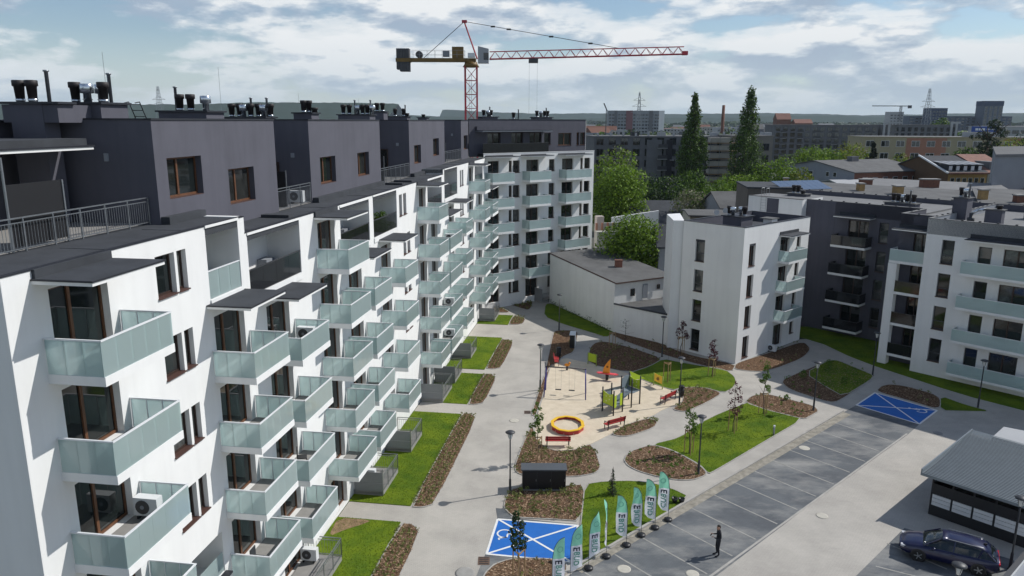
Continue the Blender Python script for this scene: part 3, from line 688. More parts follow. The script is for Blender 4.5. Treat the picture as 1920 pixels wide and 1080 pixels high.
# ------------------------------------------------------------------ ground, paving, lawns and beds (outlines in metres)
PG = {
'lawn_sand': [(4.85,68.02),(7.24,66.28),(10.57,63.39),(11.21,61.84),(13.45,59.17),(14.15,57.89),(13.68,56.38),(11.91,54.94),(10.72,53.5),(8.26,51.61),(7.21,50.24),(5.7,48.59),(4.93,47.87),(4.09,47.48),(3.04,47.39),(2.37,47.93),(1.83,49.03),(1.69,50.63),(2.13,54.49),(2.57,57.38),(3.23,62.72),(3.69,65.75)],
'bed_box': [(4.39,76.05),(4.66,77.35),(7.18,77.39),(6.68,73.61),(6.1,69.62),(4.86,68.28),(4.25,66.0),(3.64,65.75),(2.84,62.27)],
'bed_strip': [(2.85,62.49),(3.55,65.26),(3.03,61.41),(2.51,57.38),(1.84,53.48),(1.5,53.64),(2.11,57.76)],
'bed_bench': [(1.52,51.86),(1.66,50.63),(1.82,48.89),(2.37,47.79),(3.04,47.31),(4.08,47.4),(4.92,47.81),(5.45,48.45),(5.76,47.5),(5.86,44.88),(5.44,44.05),(4.32,43.58),(3.57,43.53),(0.69,43.73),(0.32,44.12),(0.2,44.91),(0.74,48.05)],
'bed_cabinet': [(-0.02,42.13),(3.46,42.32),(4.58,42.48),(3.96,38.14),(2.49,38.33),(0.75,38.47),(0.13,38.6),(-0.26,39.25),(-0.46,39.88)],
'lawn_flag': [(4.58,42.48),(5.81,42.89),(7.74,42.99),(8.84,42.68),(9.85,42.05),(10.8,40.89),(6.61,36.76),(3.88,34.06),(3.39,33.55),(3.36,33.93),(3.96,38.14)],
'bay_left': [(-0.76,38.34),(3.75,37.68),(3.12,34.14),(-1.28,34.85)],
'bed_low': [(-1.58,31.58),(-1.34,33.06),(-0.87,33.9),(-0.25,34.28),(0.38,34.5),(1.89,34.42),(2.83,34.3),(2.8,32.98),(2.12,31.79),(0.34,29.79)],
'bed_small': [(7.2,50.15),(8.26,51.61),(9.54,52.58),(10.52,53.07),(11.03,52.43),(10.44,51.23),(8.48,49.81),(7.75,49.75)],
'bed_lamp': [(7.52,45.88),(7.77,46.65),(8.35,47.44),(9.79,48.35),(10.72,47.73),(11.46,46.86),(12.41,45.18),(12.62,43.92),(11.49,43.14),(10.42,43.11),(9.25,43.62),(8.28,44.26),(7.65,45.07)],
'lawn_right': [(9.79,48.36),(12.05,49.55),(13.82,51.92),(16.35,54.3),(18.92,56.37),(19.0,56.36),(20.07,54.74),(21.29,53.9),(22.18,53.05),(17.75,48.8),(13.17,44.39),(12.65,43.97),(12.43,45.25),(11.47,46.94),(10.73,47.81)],
'bed_right': [(18.75,56.4),(19.85,58.06),(21.28,58.34),(22.49,57.25),(24.05,55.86),(24.06,54.68),(23.11,53.79),(22.21,52.99),(20.1,54.81)],
'lawn_upper': [(10.58,63.48),(12.73,65.37),(14.41,67.62),(15.79,66.63),(17.7,65.43),(18.7,65.11),(19.49,64.37),(19.77,62.69),(19.47,61.17),(18.76,59.71),(17.7,58.62),(16.2,60.01),(14.43,59.78),(13.51,59.13),(11.23,61.93)],
'bed_upper': [(14.46,59.78),(16.2,60.01),(17.65,58.62),(15.89,56.59),(14.49,55.25),(13.49,54.37),(12.57,54.95),(13.69,56.31),(14.18,57.89),(13.81,58.85)],
'bed_dark': [(7.16,66.03),(7.55,69.64),(7.94,71.58),(8.6,72.92),(9.67,73.29),(12.08,71.07),(14.43,67.72),(12.74,65.42),(10.59,63.57)],
'lawn_annex': [(4.13,89.18),(5.0,89.41),(7.58,85.49),(10.95,77.49),(10.79,76.26),(9.86,74.69),(8.6,76.39),(5.58,79.93),(3.71,83.2)],
'bed_wall': [(10.59,75.0),(11.0,77.65),(13.51,74.9),(15.6,71.98),(16.03,70.78),(17.51,68.57),(20.89,66.04),(19.88,63.92),(17.78,65.54),(14.52,69.03)],
'bed_C': [(21.0,66.43),(25.41,69.85),(30.07,73.71),(29.82,70.96),(27.86,68.03),(24.56,65.16),(22.71,64.02),(21.33,64.23),(20.33,64.81)],
'bed_shade': [(23.38,60.88),(23.81,61.91),(24.98,62.98),(29.92,67.27),(30.65,67.57),(31.08,67.14),(31.85,64.82),(32.39,63.15),(31.46,61.79),(26.52,56.83),(25.89,56.58),(25.44,56.75),(23.6,59.19)],
'lawn_shade': [(26.39,63.64),(29.88,67.18),(30.61,67.48),(31.04,67.05),(31.81,64.73),(32.33,63.15),(31.44,61.87),(27.35,57.85),(26.88,59.92)],
'bed_bay': [(30.59,59.08),(31.59,60.29),(32.56,60.86),(33.75,60.47),(35.47,58.12),(33.69,54.94),(32.26,57.07)],
'lawn_bay': [(35.47,58.12),(36.31,56.16),(37.56,54.65),(35.59,54.73),(33.65,54.88)],
'bay_right': [(30.4,58.81),(33.44,54.94),(30.59,52.21),(27.54,55.97)],
'lawn_D': [(32.23,73.74),(33.5,71.0),(34.79,68.12),(36.23,64.49),(38.93,63.48),(39.68,60.68),(41.42,56.66),(40.33,55.03),(37.96,57.83),(36.55,60.11),(35.19,62.86),(33.68,65.78),(32.51,68.75)],
'dark_parking': [(25.91,54.53),(12.55,42.06),(6.58,36.66),(3.74,34.04),(2.69,32.76),(10.01,32.81),(16.89,39.37),(28.87,50.43),(30.59,52.21),(27.54,55.97)],
'car_parking': [(21.96,37.59),(16.99,32.85),(25.49,32.91),(26.02,34.52)],
'bed_B': [(-0.95,89.85),(1.44,92.3),(2.72,90.97),(2.13,85.88),(0.73,87.47)],
'bed_A1': [(-2.3,88.01),(-1.73,88.02),(-0.06,85.01),(-1.67,84.98),(-2.3,85.31)],
}
def paver_mat(name, c1, c2, dust, dlo, dhi, dsc, joint=.82):
    m = mat(name, c1, .85, col2=c2, vscale=.35, vlo=.38, vhi=.62, bump=.15, bscale=35)
    t = m.node_tree; L = t.links.new; b = t.nodes['Principled BSDF']
    src = b.inputs['Base Color'].links[0].from_socket
    g = t.nodes.new('ShaderNodeNewGeometry'); n = t.nodes.new('ShaderNodeTexNoise'); n.inputs['Scale'].default_value = dsc; n.inputs['Detail'].default_value = 8; n.inputs['Roughness'].default_value = .65
    mp = t.nodes.new('ShaderNodeMapping'); mp.inputs['Rotation'].default_value = (0, 0, radians(43)); mp.inputs['Scale'].default_value = (.55, 1.2, 1); L(g.outputs['Position'], mp.inputs[0]); L(mp.outputs[0], n.inputs['Vector'])
    r = t.nodes.new('ShaderNodeMapRange'); r.inputs[1].default_value = dlo; r.inputs[2].default_value = dhi; L(n.outputs['Fac'], r.inputs[0])
    mx = t.nodes.new('ShaderNodeMix'); mx.data_type = 'RGBA'; L(r.outputs[0], mx.inputs[0]); L(src, mx.inputs[6]); mx.inputs[7].default_value = (*dust, 1)
    bt = t.nodes.new('ShaderNodeTexBrick'); bt.inputs['Scale'].default_value = 1; bt.inputs['Brick Width'].default_value = .2; bt.inputs['Row Height'].default_value = .1; bt.inputs['Mortar Size'].default_value = .006; bt.inputs['Mortar Smooth'].default_value = .4
    bt.inputs['Color1'].default_value = (1, 1, 1, 1); bt.inputs['Color2'].default_value = (.93, .93, .93, 1); bt.inputs['Mortar'].default_value = (joint-.2,)*3+(1,)
    mp2 = t.nodes.new('ShaderNodeMapping'); mp2.inputs['Rotation'].default_value = (0, 0, radians(-8)); L(g.outputs['Position'], mp2.inputs[0]); L(mp2.outputs[0], bt.inputs['Vector'])
    mu = t.nodes.new('ShaderNodeMix'); mu.data_type = 'RGBA'; mu.blend_type = 'MULTIPLY'; mu.inputs[0].default_value = .8; L(mx.outputs[2], mu.inputs[6]); L(bt.outputs['Color'], mu.inputs[7])
    L(mu.outputs[2], b.inputs['Base Color']); return m
PAVE = paver_mat('light_grey_pavers', (.47, .44, .392), (.385, .36, .322), (.50, .465, .41), .55, .8, .25)
PAVED = paver_mat('dark_grey_pavers', (.125, .136, .145), (.090, .098, .108), (.31, .305, .285), .46, .72, .42)
GRASS = mat('lawn_grass', (.135, .19, .012), .9, col2=(.06, .115, .010), vscale=.55, vlo=.34, vhi=.62, bump=.4, bscale=30, spec=.1)
MULCH = mat('bark_mulch', (.20, .125, .075), .95, col2=(.075, .042, .026), vscale=9, vlo=.4, vhi=.62, bump=1, bscale=28, spec=.1, detail=9)
SAND = mat('play_sand', (.66, .57, .44), .95, col2=(.57, .485, .365), vscale=1.5, bump=.5, bscale=12, spec=.1, detail=10)
SOIL = mat('city_ground', (.115, .115, .10), .95, col2=(.055, .075, .035), vscale=.02, vlo=.4, vhi=.6, spec=.1)
def chaikin(p, n=2, closed=True):
    for _ in range(n):
        q = []
        for i in range(len(p)):
            a, b = p[i], p[(i+1) % len(p)]
            q += [(a[0]*.8+b[0]*.2, a[1]*.8+b[1]*.2), (a[0]*.2+b[0]*.8, a[1]*.2+b[1]*.8)]
        p = q
    return p
def flat(name, poly, z, m, thick=.0):
    mb = MB()
    if thick: mb.prism(poly, z-thick, z, m, bottom=False)
    else:
        A = sum(poly[i][0]*poly[(i+1) % len(poly)][1]-poly[(i+1) % len(poly)][0]*poly[i][1] for i in range(len(poly)))
        mb.face([(x, y, z) for x, y in (poly if A > 0 else poly[::-1])], m)
    return struct(mb.obj(name))
def inside(x, y, poly):
    c = False; j = len(poly)-1
    for i in range(len(poly)):
        if (poly[i][1] > y) != (poly[j][1] > y) and x < (poly[j][0]-poly[i][0])*(y-poly[i][1])/(poly[j][1]-poly[i][1])+poly[i][0]: c = not c
        j = i
    return c
def scatter(poly, n, rnd, edge=0):
    xs = [p[0] for p in poly]; ys = [p[1] for p in poly]; o = []; t = 0
    while len(o) < n and t < n*30:
        t += 1; x = rnd.uniform(min(xs), max(xs)); y = rnd.uniform(min(ys), max(ys))
        if inside(x, y, poly): o.append((x, y))
    return o
def area(poly): return abs(sum(poly[i][0]*poly[(i+1) % len(poly)][1]-poly[(i+1) % len(poly)][0]*poly[i][1] for i in range(len(poly))))/2
def edging(poly, w=.07, h=.055, skip=()):
    mb = MB()
    for i in range(len(poly)):
        a, b = Vector((*poly[i], 0)), Vector((*poly[(i+1) % len(poly)], 0))
        if (b-a).length < .01: continue
        d = (b-a).normalized()*.02
        mb.bar(a-d+Vector((0, 0, h/2)), b+d+Vector((0, 0, h/2+.001*(i % 3))), w, h, KERB)
    return struct(mb.obj('kerb_edging'))
g = MB(); g.face([(-9000, -200, 0), (9000, -200, 0), (9000, 16000, 0), (-9000, 16000, 0)], SOIL); struct(g.obj('ground'))
def fa(a, b): v = FA.pt(b, a); return (v.x, v.y)
def fb(a, b): v = FB.pt(b, a); return (v.x, v.y)
flat('pavement', [fa(8, -15.25), fa(84.6, -15.25), fb(-6, -1.5), fb(10.5, -1), (11.5, 90), (16, 72.5), (21, 66.2), (30, 74.4), (37, 76), (62, 42), (44, 14), (5, 8)], .006, PAVE)
BEDS = []; LAWNS = []
def lawn(poly, n=2, z=.045, e=True):
    p = chaikin(poly, n) if n else poly; flat('lawn', p, z, GRASS, .04); LAWNS.append((p, z))
    return p
def bed(poly, n=2, z=.04, e=True):
    p = chaikin(poly, n) if n else poly; flat('planting_bed', p, z, MULCH, .036); BEDS.append((p, z))
    if e: edging(p)
    return p
# lawns with planted strips along the left building (along, out from the facade)
for (a0, a1, w, a0b, a1b) in ((26.0, 36.7, -11.55, 26, 36.6), (38.53, 52.7, -11.5, 38.45, 52.9), (54.8, 62.1, -11.45, 54.8, 62.2), (63.3, 73.6, -11.6, 63.6, 73.0), (78.65, 82.8, -11.75, 78.9, 82.5)):
    lp = [fa(a0, -15.27), fa(a0, w), fa(a1, w), fa(a1, -15.27)]
    lawn(lp, 0)
    bp = [fa(a0b, w+.03), fa(a0b, -10.75), fa(a0b+.55, -10.15), fa(a1b-.9, -10.15), fa(a1b, -10.8), fa(a1b-.05, w+.03)]
    bed(bp, 1, .042)
dirt = chaikin([fa(36.62, -15.2), fa(36.62, -13.2), fa(36.1, -13.6), fa(35.5, -14.3), fa(34.6, -15.0)], 1)
flat('bare_soil', dirt, .050, mat('sandy_soil', (.30, .20, .11), .95, var=.4, vscale=3, bump=.6))
sp_ = chaikin(PG['lawn_sand'], 1); flat('play_sand', sp_, .03, SAND, .024)
for k in ('bed_box', 'bed_strip', 'bed_bench', 'bed_cabinet', 'bed_low', 'bed_small', 'bed_lamp', 'bed_right', 'bed_upper', 'bed_dark', 'bed_wall', 'bed_C', 'bed_shade', 'bed_bay', 'bed_B', 'bed_A1'): bed(PG[k], 1 if k in ('bed_cabinet', 'bed_wall', 'bed_dark') else 2)
for k in ('lawn_flag', 'lawn_right', 'lawn_upper', 'lawn_annex', 'lawn_shade', 'lawn_bay'): edging(lawn(PG[k], 1, .052), .06, .06)
lawn([(28.5, 78.5), (31.8, 72.6), (32.6, 68.8), (33.7, 65.8), (35.2, 62.9), (36.6, 60.1), (38, 57.8), (40.3, 55), (48, 45), (56, 50), (44, 66), (36, 80)], 0, .03)
# parking
flat('parking', PG['dark_parking'], .012, PAVED); flat('parking', PG['car_parking'], .012, PAVED)
flat('parking_gutter', [(25.9, 54.5), (3.2, 33.6), (3.55, 33.2), (26.3, 54.05)], .018, mat('dusty_gutter', (.36, .33, .27), .95, var=.45, vscale=2.2, detail=9))
kb = MB(); kb.bar((25.95, 54.7, .065), (2.3, 32.8, .065), .14, .13, KERB); struct(kb.obj('kerb'))
kb = MB(); kb.bar((28.75, 50.45, .014), (9.3, 32.4, .014), .12, .02, KERB); struct(kb.obj('kerb'))
LN = MB(); u = Vector((.735, .678, 0)); v = Vector((.632, -.775, 0)); p0 = Vector((24.13, 52.66, .016))
for i in range(13):
    a = p0-u*2.345*i; LN.bar(a+v*.4, a+v*4.62, .09, .006, LINE)
LN.bar(Vector((18.6, 33.9, .016)), Vector((24.0, 31.0, .016)), .09, .006, LINE); LN.bar(Vector((20.2, 36.0, .016)), Vector((20.2, 36.0, .016))+v*3, .09, .006, LINE)
struct(LN.obj('parking_lines'))
def bay(name, P, flip, sym, srot, rot):
    flat(name, P, .022, PAINTB)
    mb = MB(); z = .027
    for a, b in ((0, 1), (1, 2), (2, 3), (3, 0)): mb.bar((*P[a], z), (*P[b], z+.0006*a), .13, .006, PAINTW)
    mb.bar((*P[0], z+.003), (*P[2], z+.003), .12, .006, PAINTW); mb.bar((*P[1], z+.0045), (*P[3], z+.0045), .12, .006, PAINTW)
    # wheelchair symbol: wheel arc, body, seat, leg, head
    M = T(sym[0], sym[1], z+.004) @ RZ(srot); s = .62
    def q(x, y): w = M @ Vector((x*s, y*s, 0)); return tuple(w)
    pr = None
    for i in range(15):
        t = radians(150+i*17); c = q(-.05+.62*cos(t), -.35+.62*sin(t))
        if pr: mb.bar(pr, c, .09, .006, PAINTW)
        pr = c
    for a, b in (((-.15, .75), (-.05, -.05)), ((-.05, -.05), (.5, -.05)), ((.5, -.05), (.75, -.75)), ((.75, -.75), (1.0, -.65)), ((-.1, .35), (.4, .35))): mb.bar(q(*a), q(*b), .09, .006, PAINTW)
    c = q(-.17, 1.0); mb.lathe([(.1, 0), (.1, .004)], c, 10, PAINTW)
    struct(mb.obj('bay_marking'))
bay('blue_bay', PG['bay_left'], 0, (-.15, 36.75), radians(-98), 0)
bay('blue_bay', PG['bay_right'], 0, (32.0, 55.0), radians(42), 0)
flat('dark_apron', [(-.9, 39.6), (-.45, 39.5), (.05, 38.5), (3.7, 37.85), (3.75, 37.72), (-.78, 38.38)], .014, PAVED)
flat('dark_apron', [(-1.35, 34.8), (3.1, 34.2), (2.9, 34.05), (.2, 34.55), (-.9, 34.0), (-1.5, 32.5), (-2.0, 31.5)], .014, PAVED)
# covers and gullies set in the paving
def cover(label, x, y, r, m, rect=0):
    mb = MB()
    if rect: mb.box(-rect/2, rect/2, -rect*.6, rect*.6, 0, .012, m)
    else: mb.lathe([(r, 0), (r, .010), (r*.8, .013)], (0, 0, 0), 16, m)
    o = mb.obj('manhole_cover'); o.location = (x, y, .012); tag(o, label, 'manhole cover', 'covers set in the paving')
    if rect:
        for i in range(4):
            s_ = MB(); s_.box(-rect*.4, rect*.4, -.03, .03, 0, .006, BLACKM); s_.obj('grate_slot', o, T(0, -rect*.42+i*rect*.28, .013))
MH = mat('pale_cover', (.52, .49, .42), .9, var=.15, vscale=4); MH2 = mat('rusty_gully', (.16, .10, .07), .8, var=.3, vscale=8)
cover('round pale manhole cover on dark parking bay near the flags', 5.71, 33.57, .36, MH); cover('round pale cover at bottom edge below the man', 9.08, 33.18, .34, MH)
cover('round white cover in parking bay beside the lawn', 20.32, 47.95, .38, MH); cover('dull round cover in shaded drive past the blue bay', 31.07, 50.59, .34, CONC)
cover('round pale cover in the sunny drive right of the man', 17.87, 38.86, .34, MH); cover('pale cover in the street beside the corner lamp', .19, 52.58, .36, MH)
cover('large pale cover in the street at the bottom edge', -2.3, 33.2, .5, CONC); cover('small rusty gully grate by the strip bed in the street', 1.24, 54.24, .3, MH2, .5)
cover('rusty gully grate at the corner of the left blue bay', -1.39, 34.24, .3, MH2, .6); cover('flat cover on the path beside the shaded bed', 28.6, 67.0, .35, CONC); cover('pale cover in the annex lawn', 5.3, 85.2, .3, CONC)
# ------------------------------------------------------------------ grass blades, bark chips, ground cover
LG = leafmat('grass_blade', (.12, .18, .014), .35, .25)
LMID = leafmat('leaf_mid_green', (.09, .165, .018), .45, .3)
LLIGHT = leafmat('leaf_light_green', (.165, .26, .024), .45, .35)
LDARK = leafmat('leaf_dark_green', (.026, .052, .014), .5, .2)
LPOP = leafmat('leaf_poplar', (.058, .10, .02), .55, .2)
LRED = leafmat('leaf_dark_red', (.085, .018, .028), .5, .25)
LBLOS = leafmat('leaf_blossom', (.20, .20, .12), .5, .25)
LYEL = leafmat('leaf_yellow_green', (.19, .21, .025), .45, .3)
LNEED = leafmat('needle_dark', (.020, .036, .016), .5, .1)
LPLANT = leafmat('bed_plant_leaf', (.16, .18, .05), .5, .3)
CHIP = mat('bark_chip', (.29, .20, .13), .95, island=.7, spec=.1)
r_ = random.Random(11)
mb = MB()
for p, z in LAWNS:
    cy = sum(q[1] for q in p)/len(p); dens = 190 if cy < 50 else (110 if cy < 62 else 45)
    for x, y in scatter(p, int(area(p)*dens), r_):
        a = r_.uniform(0, 2*pi); h = r_.uniform(.015, .045); w = .022 if cy < 50 else .03; dx, dy = cos(a)*w, sin(a)*w; lx, ly = r_.uniform(-.03, .03), r_.uniform(-.03, .03)
        mb.face([(x-dx, y-dy, z), (x+dx, y+dy, z), (x+lx, y+ly, z+h)], LG)
stuff(mb.obj('grass'))
mb = MB()
for p, z in BEDS:
    cy = sum(q[1] for q in p)/len(p); dens = 75 if cy < 52 else (45 if cy < 66 else 15)
    for x, y in scatter(p, int(area(p)*dens), r_):
        a = r_.uniform(0, 2*pi); l = r_.uniform(.03, .075); w = r_.uniform(.015, .03); t = r_.uniform(-.02, .025); c, s = cos(a), sin(a)
        mb.face([(x-c*l-s*w, y-s*l+c*w, z+.012-t), (x-c*l+s*w, y-s*l-c*w, z+.010-t), (x+c*l+s*w, y+s*l-c*w, z+.016+t), (x+c*l-s*w, y+s*l+c*w, z+.02+t)], CHIP)
stuff(mb.obj('bark_chips'))
def tuft(mb, x, y, z, h, r, n, m, rn):
    for i in range(n):
        a = rn.uniform(0, 2*pi); q = rn.uniform(0, 1)**.6*r; hh = h*rn.uniform(.4, 1); s = rn.uniform(.035, .07)*(1+r); cx_, cy_ = x+cos(a)*q, y+sin(a)*q
        d = Vector((rn.gauss(0, 1), rn.gauss(0, 1), rn.gauss(0, .6))).normalized(); e = d.orthogonal().normalized(); c = Vector((cx_, cy_, z+hh))
        mb.face([c-d*s, c-e*s*.6, c+d*s, c+e*s*.6], m)
def gcover(spots, h, r, n, m):
    mb = MB()
    for x, y, z in spots: tuft(mb, x, y, z, h*r_.uniform(.7, 1.2), r*r_.uniform(.7, 1.2), n, m, r_)
    return stuff(mb.obj('ground_cover_plants'))
for i, (p, z) in enumerate(BEDS):
    if i < 5:   # planted rows along the left lawns
        a0, a1 = ((26, 36.3), (38.6, 52.6), (55, 62), (63.8, 72.7), (79.1, 82.3))[i]; sp = []
        for row in range(4):
            b = -11.4+row*.33; a = a0+.2
            while a < a1-.1:
                sp.append((*fa(a+r_.uniform(-.06, .06), b+r_.uniform(-.05, .05)), .04)); a += .36
        gcover(sp, .22, .13, 11, LPLANT)
    else:
        k = ('bed_box', 'bed_strip', 'bed_bench', 'bed_cabinet', 'bed_low', 'bed_small', 'bed_lamp', 'bed_right', 'bed_upper', 'bed_dark', 'bed_wall', 'bed_C', 'bed_shade', 'bed_bay', 'bed_B', 'bed_A1')[i-5]
        d = {'bed_bench': 5.5, 'bed_cabinet': 6.5, 'bed_small': 5.0, 'bed_lamp': 2.6, 'bed_upper': 4.5, 'bed_B': 5, 'bed_A1': 5, 'bed_right': 1.2, 'bed_low': .7, 'bed_dark': 1.2, 'bed_strip': 1.0, 'bed_shade': .7}.get(k, .35)
        A_ = area(p); n = int(A_*d)
        sp = [(x, y, .04) for x, y in scatter(p, n, r_)]
        if sp: gcover(sp, .26 if d > 1 else .32, .15, 13, LPLANT if k not in ('bed_lamp', 'bed_right', 'bed_shade') else LMID)
sp = []
for i in range(46):
    t = i/46; sp.append((10.65-6.1*t-.25, 76.6+13.1*t-.1, .05))
mb = MB()
for x, y, z in sp: tuft(mb, x, y, z, r_.uniform(.3, .75), .16, 10, LDARK, r_)
stuff(mb.obj('wall_climbers'))
# ------------------------------------------------------------------ trees
def crown_mesh(clumps, leaves, leaf, m, rn, name='crown', flat_=1.0, sun_bias=0):
    """leaf-sized faces gathered in clumps: clumps = [(centre, radius)]"""
    mb = MB()
    tot = sum(c[1]**2 for c in clumps)
    for c, r in clumps:
        n = max(6, int(leaves*r*r/tot)); c = Vector(c)
        for i in range(n):
            d = Vector((rn.gauss(0, 1), rn.gauss(0, 1), rn.gauss(0, 1))).normalized()
            q = c+Vector((d.x, d.y, d.z*flat_))*r*rn.uniform(.35, 1)**.5
            nn = (d*.7+Vector((rn.gauss(0, .6), rn.gauss(0, .6), rn.gauss(.25, .6)))).normalized(); e = nn.orthogonal().normalized(); f = nn.cross(e)
            t = rn.uniform(0, pi); e, f = e*cos(t)+f*sin(t), f*cos(t)-e*sin(t); s = leaf*rn.uniform(.6, 1.25)
            mb.face([q-e*s, q-f*s*.55, q+e*s, q+f*s*.55], m if not isinstance(m, tuple) else (m[0] if rn.random() < .72 else m[1]))
    return mb.mesh(name)
def broad_clumps(rx, rz, zc, n, rn, cr=.34, low=-.75):
    o = []
    for i in range(n):
        z = 1-(1-low)*(i+.5)/n; a = i*2.39996+rn.uniform(-.4, .4); q = math.sqrt(max(0, 1-z*z))*rn.uniform(.62, .92)
        k = rn.uniform(.8, 1.05)
        o.append(((cos(a)*q*rx*k, sin(a)*q*rx*k, zc+z*rz*.82*k), rx*cr*rn.uniform(.65, 1.25)))
    for i in range(n//4): o.append(((rn.uniform(-.4, .4)*rx, rn.uniform(-.4, .4)*rx, zc+rn.uniform(-.5, .4)*rz), rx*cr*1.2))
    return o
def trunk_mesh(h, r, limbs, rn, spread=.5):
    mb = MB(); p = Vector((0, 0, 0)); q = 5
    for i in range(q):
        t = Vector((rn.gauss(0, .02)*h, rn.gauss(0, .02)*h, h*(i+1)/q)); mb.tube(p, t, r*(1-.75*i/q), 7, BARK, r*(1-.75*(i+1)/q)); p = t
    for i in range(limbs):
        z = h*rn.uniform(.35, .9); a = rn.uniform(0, 2*pi); l = h*spread*rn.uniform(.5, 1); s = Vector((0, 0, z)); e = s+Vector((cos(a)*l, sin(a)*l, l*rn.uniform(.5, 1.1)))
        mb.tube(s, e, r*.4, 5, BARK, r*.1)
    return mb.mesh('trunk')
def tree(name, label, x, y, crown, trunk, group=None, sc=1, rz=0, z=0, cat='tree'):
    t = thing(name, label, cat, (x, y, z), rz, group); put('trunk', trunk, t); put('crown', crown, t); t.scale = (sc,)*3 if isinstance(sc, (int, float)) else sc; return t
# young staked trees in the courtyard
def young(label, x, y, h, m, r=.55, seed=1, leaves=420, stakes=True, leaf=.075, name='young_tree'):
    rn = random.Random(seed); n = 16; cl = []
    for i in range(n):
        z = h*(.46+.52*i/n); q = r*(1-.72*(i/n)**1.6)*rn.uniform(.3, .9); a = rn.uniform(0, 2*pi)
        cl.append(((cos(a)*q, sin(a)*q, z), r*rn.uniform(.22, .5)*(1.05-.45*i/n)))
    t = tree(name, label, x, y, crown_mesh(cl, leaves, leaf, m, rn), trunk_mesh(h*.93, .04, 9, rn, .16), 'young trees tied to stakes')
    if stakes: add_stakes(t, x, y)
    return t
def add_stakes(t, x, y, own=False):
    for i in range(3):
        a = .5+i*2*pi/3; s = MB(); s.tube((cos(a)*.35, sin(a)*.35, 0), (cos(a)*.33, sin(a)*.33, 1.75), .032, 6, TIMBER); s.obj('stake', t)
    for i in range(3):
        a, b = .5+i*2*pi/3, .5+(i+1)*2*pi/3; s = MB(); s.bar((cos(a)*.36, sin(a)*.36, 1.66), (cos(b)*.36, sin(b)*.36, 1.66), .03, .07, TIMBER); s.obj('crossbar', t)
young('slim young green tree tied to stakes beside the round sandpit', 1.72, 45.71, 4.3, LMID, .55, 3, 650)
young('young green tree with three stakes above the bed with the lamp', 12.1, 46.95, 3.55, LMID, .6, 4, 650)
young('purple leaved young tree on the lawn between two green ones', 16.14, 50.62, 3.95, LRED, .75, 5, 380)
young('tall slim green young tree beside the bark bed at the parking lamp', 19.45, 53.98, 4.6, LMID, .5, 6, 600)
young('leafy young tree standing in front of the left blue bay', .39, 32.56, 3.85, LDARK, .62, 7, 900, True, .07)
young('small red leaved young tree in front of the white gable', 17.75, 62.66, 3.5, LRED, .6, 8, 420)
young('dark purple young tree in the shade at the corner of the white gable', 16.5, 69.3, 3.4, LRED, .65, 9, 520)
t = thing('tree_stakes', 'three empty pale tree stakes with crossbars on the upper lawn', 'tree stakes', (13.5, 61.3, .04)); add_stakes(t, 0, 0)
s = MB(); s.tube((0, 0, 0), (.02, 0, 2.5), .02, 5, BARK, .006); s.obj('stem', t)
t = thing('tree_stakes', 'three empty tree stakes in the shaded bark bed behind the spring boat', 'tree stakes', (9.95, 70.6, .04)); add_stakes(t, 0, 0)
rn = random.Random(3); mb = MB(); mb.tube((0, 0, 0), (.05, 0, 2.3), .03, 6, BARK, .012)
for i in range(9): z = .9+i*.16; a = i*2.4; mb.tube((0.02, 0, z), (cos(a)*(.9-.06*i), sin(a)*.5, z+.12), .014, 4, BARK, .005)
t = thing('young_tree', 'bare espalier sapling against the low white wall', 'tree', (11.6, 73.2, 0)); put('trunk', mb.mesh('trunk'), t); put('crown', crown_mesh([((0, 0, 1.9), .6)], 60, .05, LDARK, rn), t)
def spruce(label, x, y, h, r, seed, leaves, cat='tree', leaf=.07):
    rn = random.Random(seed); mb = MB()
    lv = 14
    for i in range(lv):
        z = h*(.06+.9*i/lv); q = r*(1-i/lv)**.9
        for j in range(max(4, int(11*(1-i/lv)))):
            a = rn.uniform(0, 2*pi); l = q*rn.uniform(.7, 1.1)
            for k in range(max(2, int(leaves/60))):
                t = rn.uniform(.15, 1); c = Vector((cos(a)*l*t, sin(a)*l*t, z-.12*l*t+rn.uniform(-.03, .03)*h)); s = leaf*rn.uniform(.6, 1.3)*(h/2)**.35
                d = Vector((cos(a+rn.gauss(0, .5)), sin(a+rn.gauss(0, .5)), rn.gauss(-.1, .25))).normalized(); e = Vector((-d.y, d.x, rn.gauss(0, .4))).normalized()
                mb.face([c-d*s, c-e*s*.4, c+d*s, c+e*s*.4], LNEED)
    tm = MB(); tm.tube((0, 0, 0), (0, 0, h), .05*h/2, 6, BARK, .008)
    return tree('spruce_tree', label, x, y, mb.mesh('crown'), tm.mesh('trunk'), cat=cat)
spruce('small dark spruce on the lawn behind the flags', 6.13, 41.25, 1.85, .42, 2, 380)
spruce('thin little conifer beside the last flag', 9.15, 40.9, 1.5, .22, 5, 160)
for i, (x, y, h, lb) in enumerate(((28.9, 64.8, .9, 'small round shrub at the far tip of the shaded lawn'), (28.6, 60.7, .7, 'low shrub in the middle of the shaded lawn'), (25.6, 62.2, .8, 'shrub at the left edge of the shaded bed'), (22.3, 57.0, .45, 'little shrub in the bark bed by the parking lamp'))):
    rn = random.Random(i+30); o = put('shrub', crown_mesh([((0, 0, h*.5), h*.45), ((.1, .1, h*.8), h*.25)], 220, .06, LMID, rn)); o.location = (x, y, .04); tag(o, lb, 'shrub')
